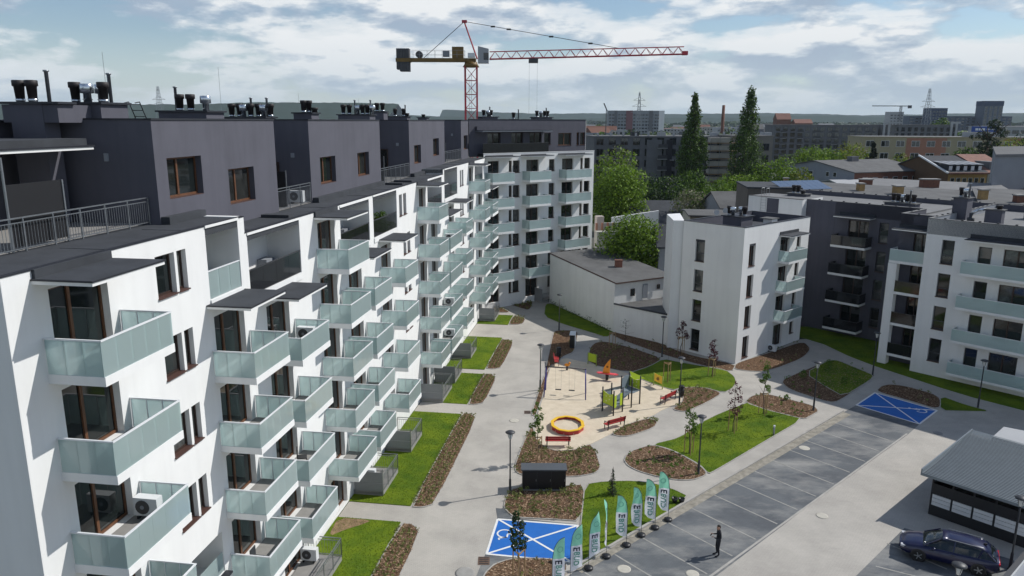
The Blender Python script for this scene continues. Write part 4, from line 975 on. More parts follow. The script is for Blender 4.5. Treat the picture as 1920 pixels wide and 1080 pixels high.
# ------------------------------------------------------------------ street furniture
def lamp_proto(label, x, y):
    t = thing('street_lamp', label, 'street lamp', (x, y, 0), 0, 'black pole lamps along the paths')
    m = MB(); m.lathe([(.13, 0), (.13, .03), (.075, .05), (.07, .9), (.045, .95), (.042, 3.5)], n=10, m=BLACKM); m.obj('pole', t)
    m = MB(); m.lathe([(.055, 3.5), (.09, 3.55), (.155, 3.93)], n=12, m=mat('lamp_glass', (.55, .56, .55), .15)); m.obj('lantern', t)
    m = MB()
    for i in range(4): a = i*pi/2; m.tube((cos(a)*.07, sin(a)*.07, 3.52), (cos(a)*.2, sin(a)*.2, 3.95), .012, 4, BLACKM)
    m.obj('lantern_frame', t)
    m = MB(); m.lathe([(.29, 3.93), (.30, 3.96), (.20, 4.02), (.06, 4.06)], n=16, m=DARKM); m.obj('lamp_cap', t)
    return t
L0 = lamp_proto('black lamp between the street and the dark metal cabinet', -.07, 41.44)
for lb, x, y in (('black lamp on the bark strip left of the swing', 2.4, 59.2), ('black lamp at the tip of the lawn along the annex wall', 5.1, 77.5), ('black lamp standing at the end bench right of the play tower', 13.37, 55.85),
                 ('black lamp on the bark bed beside the row of parking bays', 12.01, 43.99), ('black lamp at the corner of the shaded bed, near the bays', 23.67, 54.83), ('black lamp in front of the low white wall beside the gable', 14.45, 68.4),
                 ('black lamp on the shaded path below the charcoal wing', 32.26, 63.2), ('black lamp in front of the long frosted balconies at right', 36.96, 55.48), ('black lamp beside the bin shelter at the right edge', 25.3, 33.7), ('lamp whose head alone shows in front of the blue car', 18.85, 27.95)):
    dup(L0, (x, y, 0), 0, lb)
def bench(label, x, y, rz):
    t = thing('park_bench', label, 'bench', (x, y, .02), rz, 'red slatted benches round the sand'); L = 1.75
    for i in range(3): m = MB(); m.box(-L/2, L/2, -.02+i*.14, .10+i*.14, .42, .46, RED); m.obj('seat_slat', t)
    for i in range(2): m = MB(); m.box(-L/2, L/2, -.075-i*.03, -.045-i*.03, .55+i*.15, .67+i*.15, RED); m.obj('back_slat', t)
    for s in (-1, 1):
        m = MB(); x_ = s*(L/2-.12); m.bar((x_, .36, 0), (x_, .36, .62), .05, .05, BLACKM); m.bar((x_, -.03, 0), (x_, -.13, .84), .05, .05, BLACKM); m.bar((x_, .40, .62), (x_, -.08, .62), .05, .03, BLACKM); m.bar((x_, .4, .4), (x_, -.05, .4), .05, .04, BLACKM); m.obj('leg', t)
    return t
B0 = bench('red bench with its back towards us between round sandpit and bark bed', 3.23, 47.95, 0)
dup(B0, (7.68, 51.2, .02), radians(32), 'red bench at the sand edge beside the small planted bed'); dup(B0, (12.75, 56.55, .02), radians(46), 'red bench right of the play tower beside the lamp'); dup(B0, (4.0, 66.1, .02), radians(-92), 'red bench seen end on at the far left corner of the sand')
t = thing('litter_bin', 'black litter bin beside the far red bench', 'litter bin', (4.5, 68.2, .02)); m = MB(); m.lathe([(.2, .1), (.24, .75)], n=12, m=BLACKM); m.obj('bucket', t); m = MB(); m.tube((0, -.28, 0), (0, -.28, 1.0), .035, 6, BLACKM); m.obj('post', t); m = MB(); m.lathe([(.27, .82), (.2, .95)], n=12, m=BLACKM); m.obj('hood', t)
dup(t, (13.95, 57.75, .02), 0, 'black litter bin between bench and lamp right of the play tower')
t = thing('swing', 'violet steel double swing with two flat seats', 'swing', (4.4, 57.9, .03)); m = MB()
for (x, y) in ((-1.76, -.52), (-1.54, 1.23)): m.tube((x, y, 0), (-1.55, .35, 2.35), .05, 7, VIOLET)
m.obj('leg_frame', t); m = MB()
for (x, y) in ((1.6, -1.04), (1.77, .48)): m.tube((x, y, 0), (1.62, -.22, 2.35), .05, 7, VIOLET)
m.obj('leg_frame', t); m = MB(); m.tube((-1.62, .36, 2.35), (1.68, -.23, 2.35), .05, 8, mat('dark_beam', (.04, .03, .035), .5)); m.obj('crossbeam', t)
for x in (-.55, .55):
    c = Vector((x, .07-.17*x, 0)); m = MB(); m.box(-.24, .24, -.09, .09, .42, .46, BLACKM, M=T(c.x, c.y, 0) @ RZ(-.17)); st = m.obj('swing_seat', t)
    for s in (-.22, .22): m = MB(); m.tube((c.x+s, c.y-s*.17, .46), (c.x+s*1.1, c.y-s*.17, 2.32), .008, 4, STEEL); m.obj('chain', st)
# play tower
t = thing('play_tower', 'lime and black climbing frame with two platforms in the middle of the sand', 'climbing frame', (8.6, 55.3, .03)); off = Vector((8.6, 55.3, 0))
P1 = [(7.08, 54.54), (7.81, 53.57), (8.62, 54.41), (7.88, 55.41)]; P2 = [(9.45, 55.28), (10.24, 56.06), (9.51, 57.07), (8.74, 56.08)]
P1 = [Vector((*p, 0))-off for p in P1]; P2 = [Vector((*p, 0))-off for p in P2]
for P, h in ((P1, 2.0), (P2, 2.34)):
    for p in P: m = MB(); m.tube(p, p+Vector((0, 0, h)), .055, 8, BLACKM); m.obj('post', t)
def wavy(a, b, z0, z1, mm, holes=True, dip=.18):
    m = MB(); n = 8; d = (b-a); nn = d.normalized().cross(Vector((0, 0, 1)))*.015
    for i in range(n):
        u0, u1 = i/n, (i+1)/n; za, zb = z1-dip*sin(u0*pi), z1-dip*sin(u1*pi)
        p, q = a+d*u0, a+d*u1; zl = z0
        c = [p+nn, q+nn, q-nn, p-nn]; V = [(x.x, x.y, zl) for x in c]+[(c[0].x, c[0].y, za), (c[1].x, c[1].y, zb), (c[2].x, c[2].y, zb), (c[3].x, c[3].y, za)]
        k = len(m.v); m.v += V; kk = m.mi(mm)
        for f in ((3, 2, 1, 0), (4, 5, 6, 7), (0, 1, 5, 4), (1, 2, 6, 5), (2, 3, 7, 6), (3, 0, 4, 7)): m.f.append(tuple(k+j for j in f)); m.m.append(kk); m.smooth.append(False)
    for u_, z_ in ((.3, .62), (.62, .45), (.32, .25), (.68, .72)) if holes else ():
        c = a+d*u_; z_ = z0+(z1-z0)*z_
        m.tube(c+Vector((0, 0, z_))+nn*1.4, c+Vector((0, 0, z_))-nn*1.4, .055, 8, mat('pale_disc', (.7, .75, .4), .5))
    return m
g_ = lambda P, a, b, i=.06: (P[a].lerp(P[b], i), P[a].lerp(P[b], 1-i))
wavy(*g_(P1, 0, 1), .72, 1.75, LIME).obj('lime_panel', t); a, b = g_(P1, 1, 2)
wavy(a, a.lerp(b, .28), .6, 1.6, LIME, False, .05).obj('lime_panel', t); wavy(a.lerp(b, .72), b, .6, 1.6, LIME, False, .05).obj('lime_panel', t)
wavy(*g_(P2, 1, 2), 1.2, 2.05, LIME).obj('lime_panel', t); wavy(*g_(P2, 2, 3), 1.2, 2.1, GREYP, False, -.1).obj('grey_panel', t); wavy(*g_(P1, 3, 0), .8, 1.4, GREYP, False, 0).obj('grey_panel', t)
def deck(P, z): m = MB(); m.prism([(p.x, p.y) for p in P], z-.05, z, GREYP); return m
deck(P1, .72).obj('platform', t); deck(P2, 1.18).obj('platform', t)
m = MB(); m.bar(P1[2].lerp(P1[3], .5)+Vector((0, 0, .74)), P2[0].lerp(P2[3], .5)+Vector((0, 0, 1.16)), .7, .05, GREYP); m.obj('bridge', t)
m = MB(); a = P2[2].lerp(P2[3], .5)+Vector((0, 0, 1.2)); d = (P2[2]-P2[1]).normalized(); e = a+d*2.0-Vector((0, 0, .95)); m.bar(a, e, .5, .04, ALU); m.bar(e, e+d*.5-Vector((0, 0, .05)), .5, .04, ALU)
sd_ = d.cross(Vector((0, 0, 1)))*.26
for s in (-1, 1): m.bar(a+sd_*s+Vector((0, 0, .1)), e+sd_*s+Vector((0, 0, .1)), .03, .2, GREYP)
m.obj('slide', t)
m = MB(); a = P2[2]+Vector((0, 0, 2.42)); m.face([a, a+Vector((.25, -.1, -.75)), a+Vector((1.35, .35, -.75))], LIME); m.face([a+Vector((.02, .02, 0)), a+Vector((1.37, .37, -.75)), a+Vector((.27, -.08, -.75))], LIME); m.obj('sail_panel', t)
m = MB()
for s in (.25, .75):
    p = P1[3].lerp(P1[0], s); o = (P1[0]-P1[1]).normalized()*.45; m.tube(p+o, p+o*.9+Vector((0, 0, .9)), .02, 6, STEEL); m.tube(p+o*.9+Vector((0, 0, .9)), p+Vector((0, 0, 1.25)), .02, 6, STEEL)
for q in (.25, .5): m.tube(P1[3].lerp(P1[0], .25)+o*.95+Vector((0, 0, q)), P1[3].lerp(P1[0], .75)+o*.95+Vector((0, 0, q)), .02, 5, STEEL)
m.obj('ladder', t)
m = MB()
for s in (0, 2): m.tube(P2[3].lerp(P2[0], .15+s*.35)+Vector((0, 0, 1.2)), P1[2].lerp(P1[3], .85-s*.35)+Vector((0, 0, 1.5)), .018, 6, STEEL)
m.obj('handrail', t)
# sandpit
cx0, cy0 = 4.13, 51.28; t = thing('sandpit', 'round sandpit with yellow rim and red sides', 'sandpit', (cx0, cy0, .03)); n = 10
for i in range(n):
    a, b = 2*pi*(i+.5)/n, 2*pi*(i+1.5)/n; p = Vector((cos(a)*1.18, sin(a)*1.4, 0)); q = Vector((cos(b)*1.18, sin(b)*1.4, 0))
    m = MB(); m.bar(p+Vector((0, 0, .15)), q+Vector((0, 0, .15)), .05, .3, RED); m.obj('side_board', t)
    m = MB(); zr = .325+(.002 if i % 2 else 0); m.bar(p*.985+Vector((0, 0, zr)), q*.985+Vector((0, 0, zr)), .22, .045, YELLOW); m.obj('rim_board', t)
m = MB(); m.prism([(cos(2*pi*i/20)*1.15, sin(2*pi*i/20)*1.36) for i in range(20)], .0, .12, SAND); m.obj('sand_fill', t)
# spring boat, spring rider, play panels
t = thing('spring_boat', 'orange sail spring boat with pink red seat boards', 'spring rider', (8.33, 61.68, .03), radians(-20)); m = MB(); m.lathe([(.14, .05), (.14, .5)], n=10, m=BLACKM); m.obj('spring', t)
m = MB(); m.prism([(-.75, -.2), (.75, -.2), (1.0, 0), (.75, .2), (-.75, .2), (-.95, 0)], .55, .62, PINK); m.obj('seat_board', t)
m = MB(); M = T(-.1, 0, .62) @ Matrix.Rotation(pi/2, 4, 'X')
i0 = len(m.v); m.prism([(-.30, 0), (.34, 0), (.33, .45), (.36, 1.32), (.16, 1.08), (-.08, .75), (-.24, .4)], -.02, .02, ORANGE); m.v = [tuple(M @ Vector(q)) for q in m.v]; m.obj('sail', t); m = MB(); m.lathe([(.1, 0), (.1, .06)], n=10, m=BLACKM); m.v = [tuple(T(.0, .04, 1.2) @ Matrix.Rotation(pi/2, 4, 'X') @ Vector(q)) for q in m.v]; m.obj('porthole', t)
t = thing('spring_rider', 'little orange spring rider beyond the swing', 'spring rider', (5.02, 64.26, .03)); m = MB(); m.lathe([(.1, 0), (.09, .35)], n=8, m=DARKM); m.obj('spring', t); m = MB(); m.ball((0, 0, .5), .2, ORANGE, sx=1.3, sy=.55, sz=.7); m.ball((.22, 0, .68), .1, ORANGE); m.obj('animal_body', t)
def panel(name, label, a, b, h, z0, mm, fm, cat):
    a = Vector((*a, 0)); b = Vector((*b, 0)); t = thing(name, label, cat, ((a.x+b.x)/2, (a.y+b.y)/2, .03)); c = (a+b)/2; a -= c; b -= c
    for p in (a, b): m = MB(); m.tube(p, p+Vector((0, 0, h)), .045, 7, fm); m.obj('post', t)
    wavy(a.lerp(b, .07), a.lerp(b, .93), z0, h-.02, mm, False, .03).obj('play_board', t); return t
panel('playground_frame', 'lime green play board standing at the shaded far edge of the sand', (7.1, 66.1), (7.8, 65.4), 1.12, .3, LIME, mat('lime_post', (.3, .38, .06), .5), 'play panel')
t = panel('playground_frame', 'yellow framed play board at the edge of the upper lawn', (12.17, 60.42), (12.72, 59.42), 1.12, .42, YELLOW, mat('lime_post', (.3, .38, .06), .5), 'play panel')
m = MB(); m.tube((-.05, -.05, .75), (.05, .05, .75), .14, 12, mat('brown_disc', (.25, .12, .02), .5)); m.obj('disc', t)
# cabinets
t = thing('metal_cabinet', 'wide dark metal cabinet with three doors in the bark bed', 'metal cabinet', (2.0, 42.05, .03)); m = MB(); m.box(-1.33, 1.33, -.33, .45, .05, 1.32, mat('cabinet_body', (.03, .032, .036), .5)); m.obj('body', t)
for i in range(3): m = MB(); m.box(-1.28+i*.87, -.45+i*.87, -.352, -.331, .12, 1.27, mat('cabinet_door', (.010, .011, .013), .45)); d = m.obj('door', t); m = MB(); m.box(-.5+i*.87, -.47+i*.87, -.37, -.353, .6, .75, STEEL); m.obj('handle', d)
m = MB(); m.box(-1.4, 1.4, -.42, .52, 1.325, 1.40, mat('cabinet_lid', (.11, .12, .13), .45, metal=.3)); m.obj('lid', t); m = MB(); m.box(-1.38, 1.38, -.4, .5, 0, .05, CONC); m.obj('plinth', t)
t = thing('utility_cabinet', 'white and black utility cabinet at the end of the bark strip', 'utility cabinet', (6.1, 71.4, .03), radians(-8)); m = MB(); m.box(-.28, .22, -.5, .9, 0, 1.3, BLACKM); m.obj('body', t); m = MB(); m.box(.222, .26, -.52, .92, 0, 1.34, RAIL); m.obj('side_cladding', t); m = MB(); m.box(-.32, .27, -.55, .95, 1.342, 1.38, RAIL); m.obj('lid', t)
t = thing('bollard', 'short steel bollard on the lawn beside the parking kerb', 'bollard', (18.91, 50.05, .04)); m = MB(); m.lathe([(.07, 0), (.07, .62)], n=10, m=STEEL); m.obj('post', t); m = MB(); m.lathe([(.08, .62), (.08, .74), (.05, .76)], n=10, m=RAIL); m.obj('cap', t)
for lb, x, y in (('dark round planter lying on the lawn right of the flags', 9.7, 40.3), ('second dark planter nearer the kerb right of the flags', 10.1, 40.25)):
    t = thing('planter', lb, 'planter', (x, y, .05)); m = MB(); m.lathe([(.12, 0), (.2, .28), (.17, .28), (.12, .2)], n=10, m=BLACKM); m.obj('pot', t); m = MB(); tuft(m, 0, 0, .15, .25, .12, 14, LDARK, r_); m.obj('plant', t)
# ------------------------------------------------------------------ feather flags with printed lettering
cu = bpy.data.curves.new('lettering', 'FONT'); cu.body = 'X'; cu.size = 1; cu.offset = .022
def letters(txt):
    """filled letter outlines as triangles in a unit em, by tessellating the built-in font"""
    cu.body = txt; o = bpy.data.objects.new('lettering', cu); COL.objects.link(o); dg = bpy.context.evaluated_depsgraph_get(); me = bpy.data.meshes.new_from_object(o.evaluated_get(dg)); bpy.data.objects.remove(o)
    vs = [v.co.copy() for v in me.vertices]; fs = [tuple(p.vertices) for p in me.polygons]; bpy.data.meshes.remove(me); return vs, fs
GLY = {ch: letters(ch) for ch in 'EBUD'}
FWHITE = leafmat('flag_white_cloth', (.84, .86, .92), 0, .5); FGREEN = leafmat('flag_green_cloth', (.34, .78, .58), 0, .5)
def flag(label, x, y, az, wave, h=3.0, seed=0):
    """pole at the origin; the cloth hangs from it towards +x, reads downwards"""
    rn = random.Random(seed); t = thing('feather_flag', label, 'flag', (x, y, .02), az, 'feather flags along the kerb')
    m = MB(); m.lathe([(.19, 0), (.24, .03), (.24, .1), (.12, .14), (.05, .15)], n=16, m=BLACKM); m.obj('base_weight', t)
    W_ = .60; z0, zs = .55, 1.95
    def cl(u, z):   # cloth point: u 0..1 out from the pole
        k = max(0, (z-zs)/(h-zs)); xx = u*W_
        return Vector((xx*(1-.12*(1-k)*0), wave*(.10*sin(u*2.6+z*1.5)+.05*sin(u*6+z*4+seed))*u, z))
    def top(u): return zs+(h-zs)*math.sqrt(max(0, 1-(1-u)**2))**.9
    m = MB(); pts = [Vector((0, 0, .14)), Vector((0, 0, zs))]+[Vector((W_*i/8, cl(i/8, top(i/8)).y, top(i/8))) for i in range(1, 9)]
    for p, q in zip(pts, pts[1:]): m.tube(p, q, .014, 5, DARKM)
    m.obj('pole', t)
    def sheet(mm, lo, hi, nz, name):
        m = MB(); nu = 10
        for i in range(nu):
            for j in range(nz):
                u0, u1 = i/nu, (i+1)/nu
                def P(u, s): a, b = lo(u), hi(u); return cl(u, a+(b-a)*s)
                m.face([P(u0, j/nz), P(u1, j/nz), P(u1, (j+1)/nz), P(u0, (j+1)/nz)], mm, True)
        return m.obj(name, t)
    tail = lambda u: z0+.32*u*u*wave+.02*sin(u*7)
    sheet(FWHITE, tail, lambda u: zs, 12, 'cloth'); sheet(FGREEN, lambda u: zs, lambda u: top(u), 6, 'green_top')
    def glyph(ch, zt, size, u0, mm, name, wide=1.0):   # letter turned a quarter clockwise, its top to the right
        vs, fs = GLY[ch]; m = MB(); mx = max(v.x for v in vs)
        for s in (1, -1):
            for f in fs:
                q = []
                for i in f:
                    v = vs[i]; uu = u0+v.y*size*wide/W_; z_ = zt-v.x*size; c = cl(uu, z_); q.append(c+Vector((0, -.012*s, 0)))
                m.face(q if s > 0 else q[::-1], mm)
        m.obj(name, t); return zt-(mx+.07)*size
    z = glyph('E', 1.88, .46, .24, NAVY, 'letter_e'); zb = z-.02
    for ch in 'BUD': z = glyph(ch, z, .38, .32, TEAL, 'letter_'+ch.lower())
    m = MB()
    for s in (1, -1):
        for i in range(8):
            za, zc = zb-.02-(zb-z-.05)*i/8, zb-.02-(zb-z-.05)*(i+1)/8; q = [cl(.22, za), cl(.245, za), cl(.245, zc), cl(.22, zc)]; m.face([p+Vector((0, -.012*s, 0)) for p in (q if s > 0 else q[::-1])], NAVY)
    m.obj('underline', t)
    m = MB()
    for s in (1, -1):
        for i in range(14):
            a0, a1 = i*2*pi/14, (i+1)*2*pi/14; c = lambda a, r: cl(.62+r*cos(a)/W_, 2.42+r*sin(a))+Vector((0, -.012*s, 0)); m.face([c(a0, .12), c(a1, .12), c(a1, .15), c(a0, .15)], mat('pale_green_print', (.18, .5, .38), .6))
    m.obj('ring_emblem', t)
    return t
ORD = ('nearest, cut by the bottom edge', 'second from the bottom edge', 'third from the bottom edge, in front of the blue bay', 'edge on and narrow, fourth in the row', 'fifth in the row, facing the dark parking', 'sixth in the row, over the grass', 'seventh in the row, blown back', 'last and farthest, beside the planters')
FP = [(1.95, 31.35), (2.9, 32.45), (3.92, 33.56), (4.94, 34.61), (6.15, 35.68), (7.1, 36.66), (8.0, 37.43), (8.9, 38.28)]
FZ = [15, 20, 28, 95, 188, 200, 184, 178]; FW = [.5, .7, .9, .6, .9, 1.1, 1.0, 1.2]
for i in range(8): flag('green and white feather flag, '+ORD[i], *FP[i], radians(FZ[i]), FW[i], 3.0, i)
# ------------------------------------------------------------------ air conditioners
def ac(label, M, dark=False):
    t = thing('air_conditioner', label, 'air conditioner', (0, 0, 0), 0, 'air conditioners on balconies and terraces'); t.matrix_world = M
    m = MB(); m.box(-.16, .16, -.41, .41, .1, .72, RAIL); m.obj('casing', t)
    m = MB(); m.tube((.161, -.1, .41), (.18, -.1, .41), .24, 16, DARKM); m.tube((.18, -.1, .41), (.19, -.1, .41), .07, 10, GREYR); m.obj('fan_grille', t)
    m = MB(); m.box(-.2, .2, -.3, -.24, 0, .098, BLACKM); m.box(-.2, .2, .24, .3, 0, .098, BLACKM); m.obj('feet', t); return t
def acA(label, b, a, z, rz): return ac(label, FA.M @ T(b, a, z) @ RZ(rz))
acA('air conditioner on the lowest fully visible near balcony of the first column', -14.75, 20.05, FLR(3)+.005, -pi/2)
acA('air conditioner on the top balcony of the third column, under a dark canopy', -14.6, 32.5, FLR(4, -.66)+.005, -pi/2)
acA('white air conditioner on a mid height balcony of the long eighth column', -14.7, 63.2, FLR(2, -.66)+.005, -pi/2)
acA('white air conditioner one floor below on the long eighth column', -14.7, 63.2, FLR(1, -.66)+.005, -pi/2)
acA('air conditioner on the topmost balcony of the long eighth column', -14.5, 62.9, FLR(4, -.66)+.005, -pi/2)
acA('air conditioner on the roof terrace between the first two charcoal blocks', -17.75, 39.3, 17.56, -pi/2)
acA('air conditioner behind the nearest ground terrace railing', -14.85, 31.9, .34, -pi/2)
acA('air conditioner behind the grey panel of the second ground terrace', -14.4, 39.75, .85, -pi/2)
ac('air conditioner beside the ground floor door of the right white gable', FC.M @ T(.35, 6.0, .05) @ RZ(-pi/2))
# ground terraces of the left building: deck, privacy panel, railing
def terrace(label, a0, a1, near_panel=True, h=1.65, z=.3, b1=-13.45):
    t = bpy.data.objects.new('terrace_screen', None); COL.objects.link(t); t.matrix_world = FA.M @ T(-14.4, a0, 0); tag(t, label, 'terrace fence', 'ground floor terraces with grey screens'); o = Vector((14.4, -a0, 0))
    m = MB(); m.box(-15.26+14.4, b1+14.4, 0, a1-a0, 0, z, TILE); m.obj('deck', t)
    if near_panel:
        for i in range(2): m = MB(); m.box(-.78, b1+14.38, .0, .035, z*.4+i*.72, z*.4+.7+i*.72, PANELG); m.obj('privacy_panel', t)
        m = MB(); m.bar((b1+14.4, .02, 0), (b1+14.4, .02, h+.1), .05, .05, STEEL); m.bar((-.8, .02, 0), (-.8, .02, h+.1), .05, .05, STEEL); m.obj('post', t)
    put('railing', railing_mesh([(b1+14.4, .05, z-.05), (b1+14.4, a1-a0, z-.05), (-.82, a1-a0, z-.05)], 1.05, .14), t)
terrace('nearest ground terrace with steel railing and no lawn behind, at the bottom edge', 28.0, 32.6, True, 1.2)
terrace('ground terrace with grey screen at the near end of the second lawn', 39.4, 42.5); terrace('ground terrace with grey screen in the middle of the second lawn', 45.5, 48.4)
terrace('ground terrace with grey screen at the near end of the third lawn', 54.8, 58.2); terrace('ground terrace with grey screen at the far end of the third lawn', 59.3, 62.2)
terrace('ground terrace with grey screen beside the fourth lawn', 66.2, 69.1); terrace('ground terrace with large grey screen near the inner corner of the building', 79.8, 83.2)
t = bpy.data.objects.new('terrace_screen', None); COL.objects.link(t); t.matrix_world = FB.M @ T(.9, .6, 0); tag(t, 'ground terrace with grey screen under the corner wing beside the annex', 'terrace fence', 'ground floor terraces with grey screens')
m = MB(); m.box(-.88, .6, -.2, 7, 0, .25, TILE); m.obj('deck', t); m = MB(); m.box(-.85, .6, -.2, -.16, .2, 1.8, PANELG); m.obj('privacy_panel', t); put('railing', railing_mesh([(.6, -.1, .2), (.6, 6.9, .2)], 1.0, .14), t)
# ------------------------------------------------------------------ low white annex, house behind
an = Bld('annex_house', 'low white windowless house with shallow dark roof and lean-to between the two apartment buildings', 'house', Frame(0, 10.87, 76.84))
def wp(x, y): return (x-10.87, y-76.84)
e1 = Vector((-.425, .905)); e2 = Vector((.875, .485)); c0 = Vector((0, 0))
FR = Frame(0, 10.87, 76.84); q = lambda s, t_: (e1.x*s+e2.x*t_, e1.y*s+e2.y*t_)
m = MB(); LA, LB = 14.6, 8.0; roofz = lambda x, y: 5.45+.10*max(0, min(7, (x*e1.x+y*e1.y)))*.6
m.prism([q(0, 0), q(LA, 0), q(LA, LB), q(0, LB)], 0, lambda x, y: 5.3+.055*max(0, (x*e1.x+y*e1.y)), WHITE2); an.add('wall', m.mesh('wall'), FR)
m = MB(); m.prism([q(-.25, .02), q(LA+.1, .02), q(LA+.1, LB), q(-.25, LB)], lambda x, y: 5.31+.055*max(-.3, (x*e1.x+y*e1.y)), lambda x, y: 5.47+.055*max(-.3, (x*e1.x+y*e1.y)), mat('gutter_brown', (.10, .06, .05), .6), FELT2); an.add('roof', m.mesh('roof'), FR)
m = MB(); x, y = q(5.5, 4.2); m.box(x-.4, x+.4, y-.3, y+.3, 5.4, 6.5, mat('red_brick', (.30, .13, .09), .9, var=.3, vscale=5)); m.box(x-.45, x+.45, y-.35, y+.35, 6.5, 6.6, BRICK); an.add('chimney', m.mesh('chimney'), FR)
fr = Frame(radians(61)+0, 10.87, 76.84)
fw = Frame(0, 0, 0); fw.M = Matrix.Translation((10.87, 76.84, 0)) @ Matrix(((-e1.x, e2.x, 0, 0), (-e1.y, e2.y, 0, 0), (0, 0, 1, 0), (0, 0, 0, 1)))
for a, z, w, h in ((2.1, 3.75, .55, .8), (5.6, 4.2, .4, .5)):
    m = MB(); m.box(-.05, .015, a, a+w, z, z+h, WOODD); wn = an.add('window', m.mesh('window'), fw); m = MB(); m.box(.016, .022, a+.06, a+w-.06, z+.06, z+h-.06, PANE); pn = put('pane', m.mesh('pane'), wn)
m = MB(); m.box(-.05, .02, 3.7, 4.35, 3.35, 4.9, GREYR); an.add('door', m.mesh('door'), fw)
m = MB(); l0 = wp(10.87, 76.84); l1 = wp(15.72, 72.26); m.prism([(l0[0]+.02, l0[1]-.02), l1, (l1[0]+4.0, l1[1]+6.5), q(-.02, 7.9), q(-.02, .03)], 0, 3.1, WHITE2, FELT2); m.bar((l0[0], l0[1], 3.16), (l1[0], l1[1], 3.16), .2, .14, FELT); an.add('lean_to', m.mesh('lean_to'), FR)
# ------------------------------------------------------------------ bin shelter and sheds at the right edge
uu = Vector((.735, .678)); vv = Vector((.66, -.75)); o = Vector((24.12, 39.15))
bs = Bld('bin_shelter', 'black slatted bin shelter with corrugated grey roof at the right edge', 'bin shelter', Frame(0, o.x, o.y)); fs = Frame(0, 0, 0); fs.M = Matrix.Translation((o.x, o.y, 0)) @ Matrix(((uu.x, -vv.x, 0, 0), (uu.y, -vv.y, 0, 0), (0, 0, 1, 0), (0, 0, 0, 1)))
BLK = mat('black_cladding', (.010, .011, .014), .55)     # local x = along u (into the depth), y = -v
m = MB()
m.box(0, .08, -5.4, 0, 0, .62, BLK); m.box(0, .08, -5.4, 0, 1.32, 1.95, BLK); m.box(0, 7.6, -.08, 0, 0, 1.95, BLK); m.box(7.5, 7.6, -5.4, -.08, 0, 1.95, BLK); m.box(.085, 7.5, -5.4, -5.32, 0, 1.95, BLK)
for i in range(6): y = -i*1.06; m.box(-.012, .09, y-.09, y-.0, 0, 2.45, BLK)
bs.add('wall', m.mesh('wall'), fs)
for i in range(5):
    for k in range(3):
        m = MB(); m.box(-.005, .035, -1.05-i*1.06, -.1-i*1.06, .64+k*.225, .845+k*.225, mat('white_slat', (.58, .60, .62), .5)); bs.add('slat', m.mesh('slat'), fs)
RM = mat('corrugated_roof', (.20, .235, .26), .45, metal=.2, var=.12, vscale=1.5); m = MB(); n = 46; X0, X1 = -.4, 8.0
for i in range(n):
    xa, xb = X0+(X1-X0)*i/n, X0+(X1-X0)*(i+.55)/n; xc = X0+(X1-X0)*(i+1)/n; z = lambda x: 2.50+.03*x
    m.face([(xa, .45, z(xa)+.045), (xb, .45, z(xb)+.045), (xb, -6.2, z(xb)+.045), (xa, -6.2, z(xa)+.045)][::-1], RM); m.face([(xb, .45, z(xb)), (xc, .45, z(xc)), (xc, -6.2, z(xc)), (xb, -6.2, z(xb))][::-1], RM)
    m.face([(xb, .45, z(xb)+.045), (xb, .45, z(xb)), (xb, -6.2, z(xb)), (xb, -6.2, z(xb)+.045)][::-1], RM)
m.box(X0, X1, -6.2, .45, 2.40, 2.47, BLK); bs.add('roof', m.mesh('roof'), fs)
m = MB(); m.box(X0-.05, X1+.05, .45, .52, 2.42, 2.80, RM); m.box(X0-.07, X0-.01, -6.2, .52, 2.40, 2.58, RM); m.box(X0+.3, X1, -5.9, -5.8, 2.8, 2.83, BLK); bs.add('fascia', m.mesh('fascia'), fs)
t = Bld('flat_shed', 'shed with pale flat roof behind the bin shelter', 'shed', Frame(0, 32.2, 44.3)); m = MB(); m.prism([(0, 1.2), (-1.85, -.5), (2.2, -5.2), (5.2, -2.5)], 0, 2.7, BLK, PALE); t.add('wall', m.mesh('wall'), Frame(0, 32.2, 44.3))
t = Bld('garden_wall', 'low pale wall with dark coping at the bottom right corner', 'wall', Frame(0, 22, 30)); m = MB()
pA, pB = Vector((22.9, 31.2)), Vector((26.0, 33.9)); d = (pB-pA).normalized(); nrm = Vector((d.y, -d.x)); m.prism([tuple(pA-Vector((22, 30))), tuple(pB-Vector((22, 30))), tuple(pB+nrm*.25-Vector((22, 30))), tuple(pA+nrm*.25-Vector((22, 30)))], 0, .9, WHITE2, DARKM); t.add('wall', m.mesh('wall'), Frame(0, 22, 30))
m = MB(); m.prism([tuple(pA+nrm*.26-Vector((22, 30))), tuple(pB+nrm*.26-Vector((22, 30))), tuple(pB+nrm*2.6-Vector((22, 30))), tuple(pA+nrm*2.6-Vector((22, 30)))], 0, .72, WHITE2, GREYR); t.add('ledge', m.mesh('ledge'), Frame(0, 22, 30))
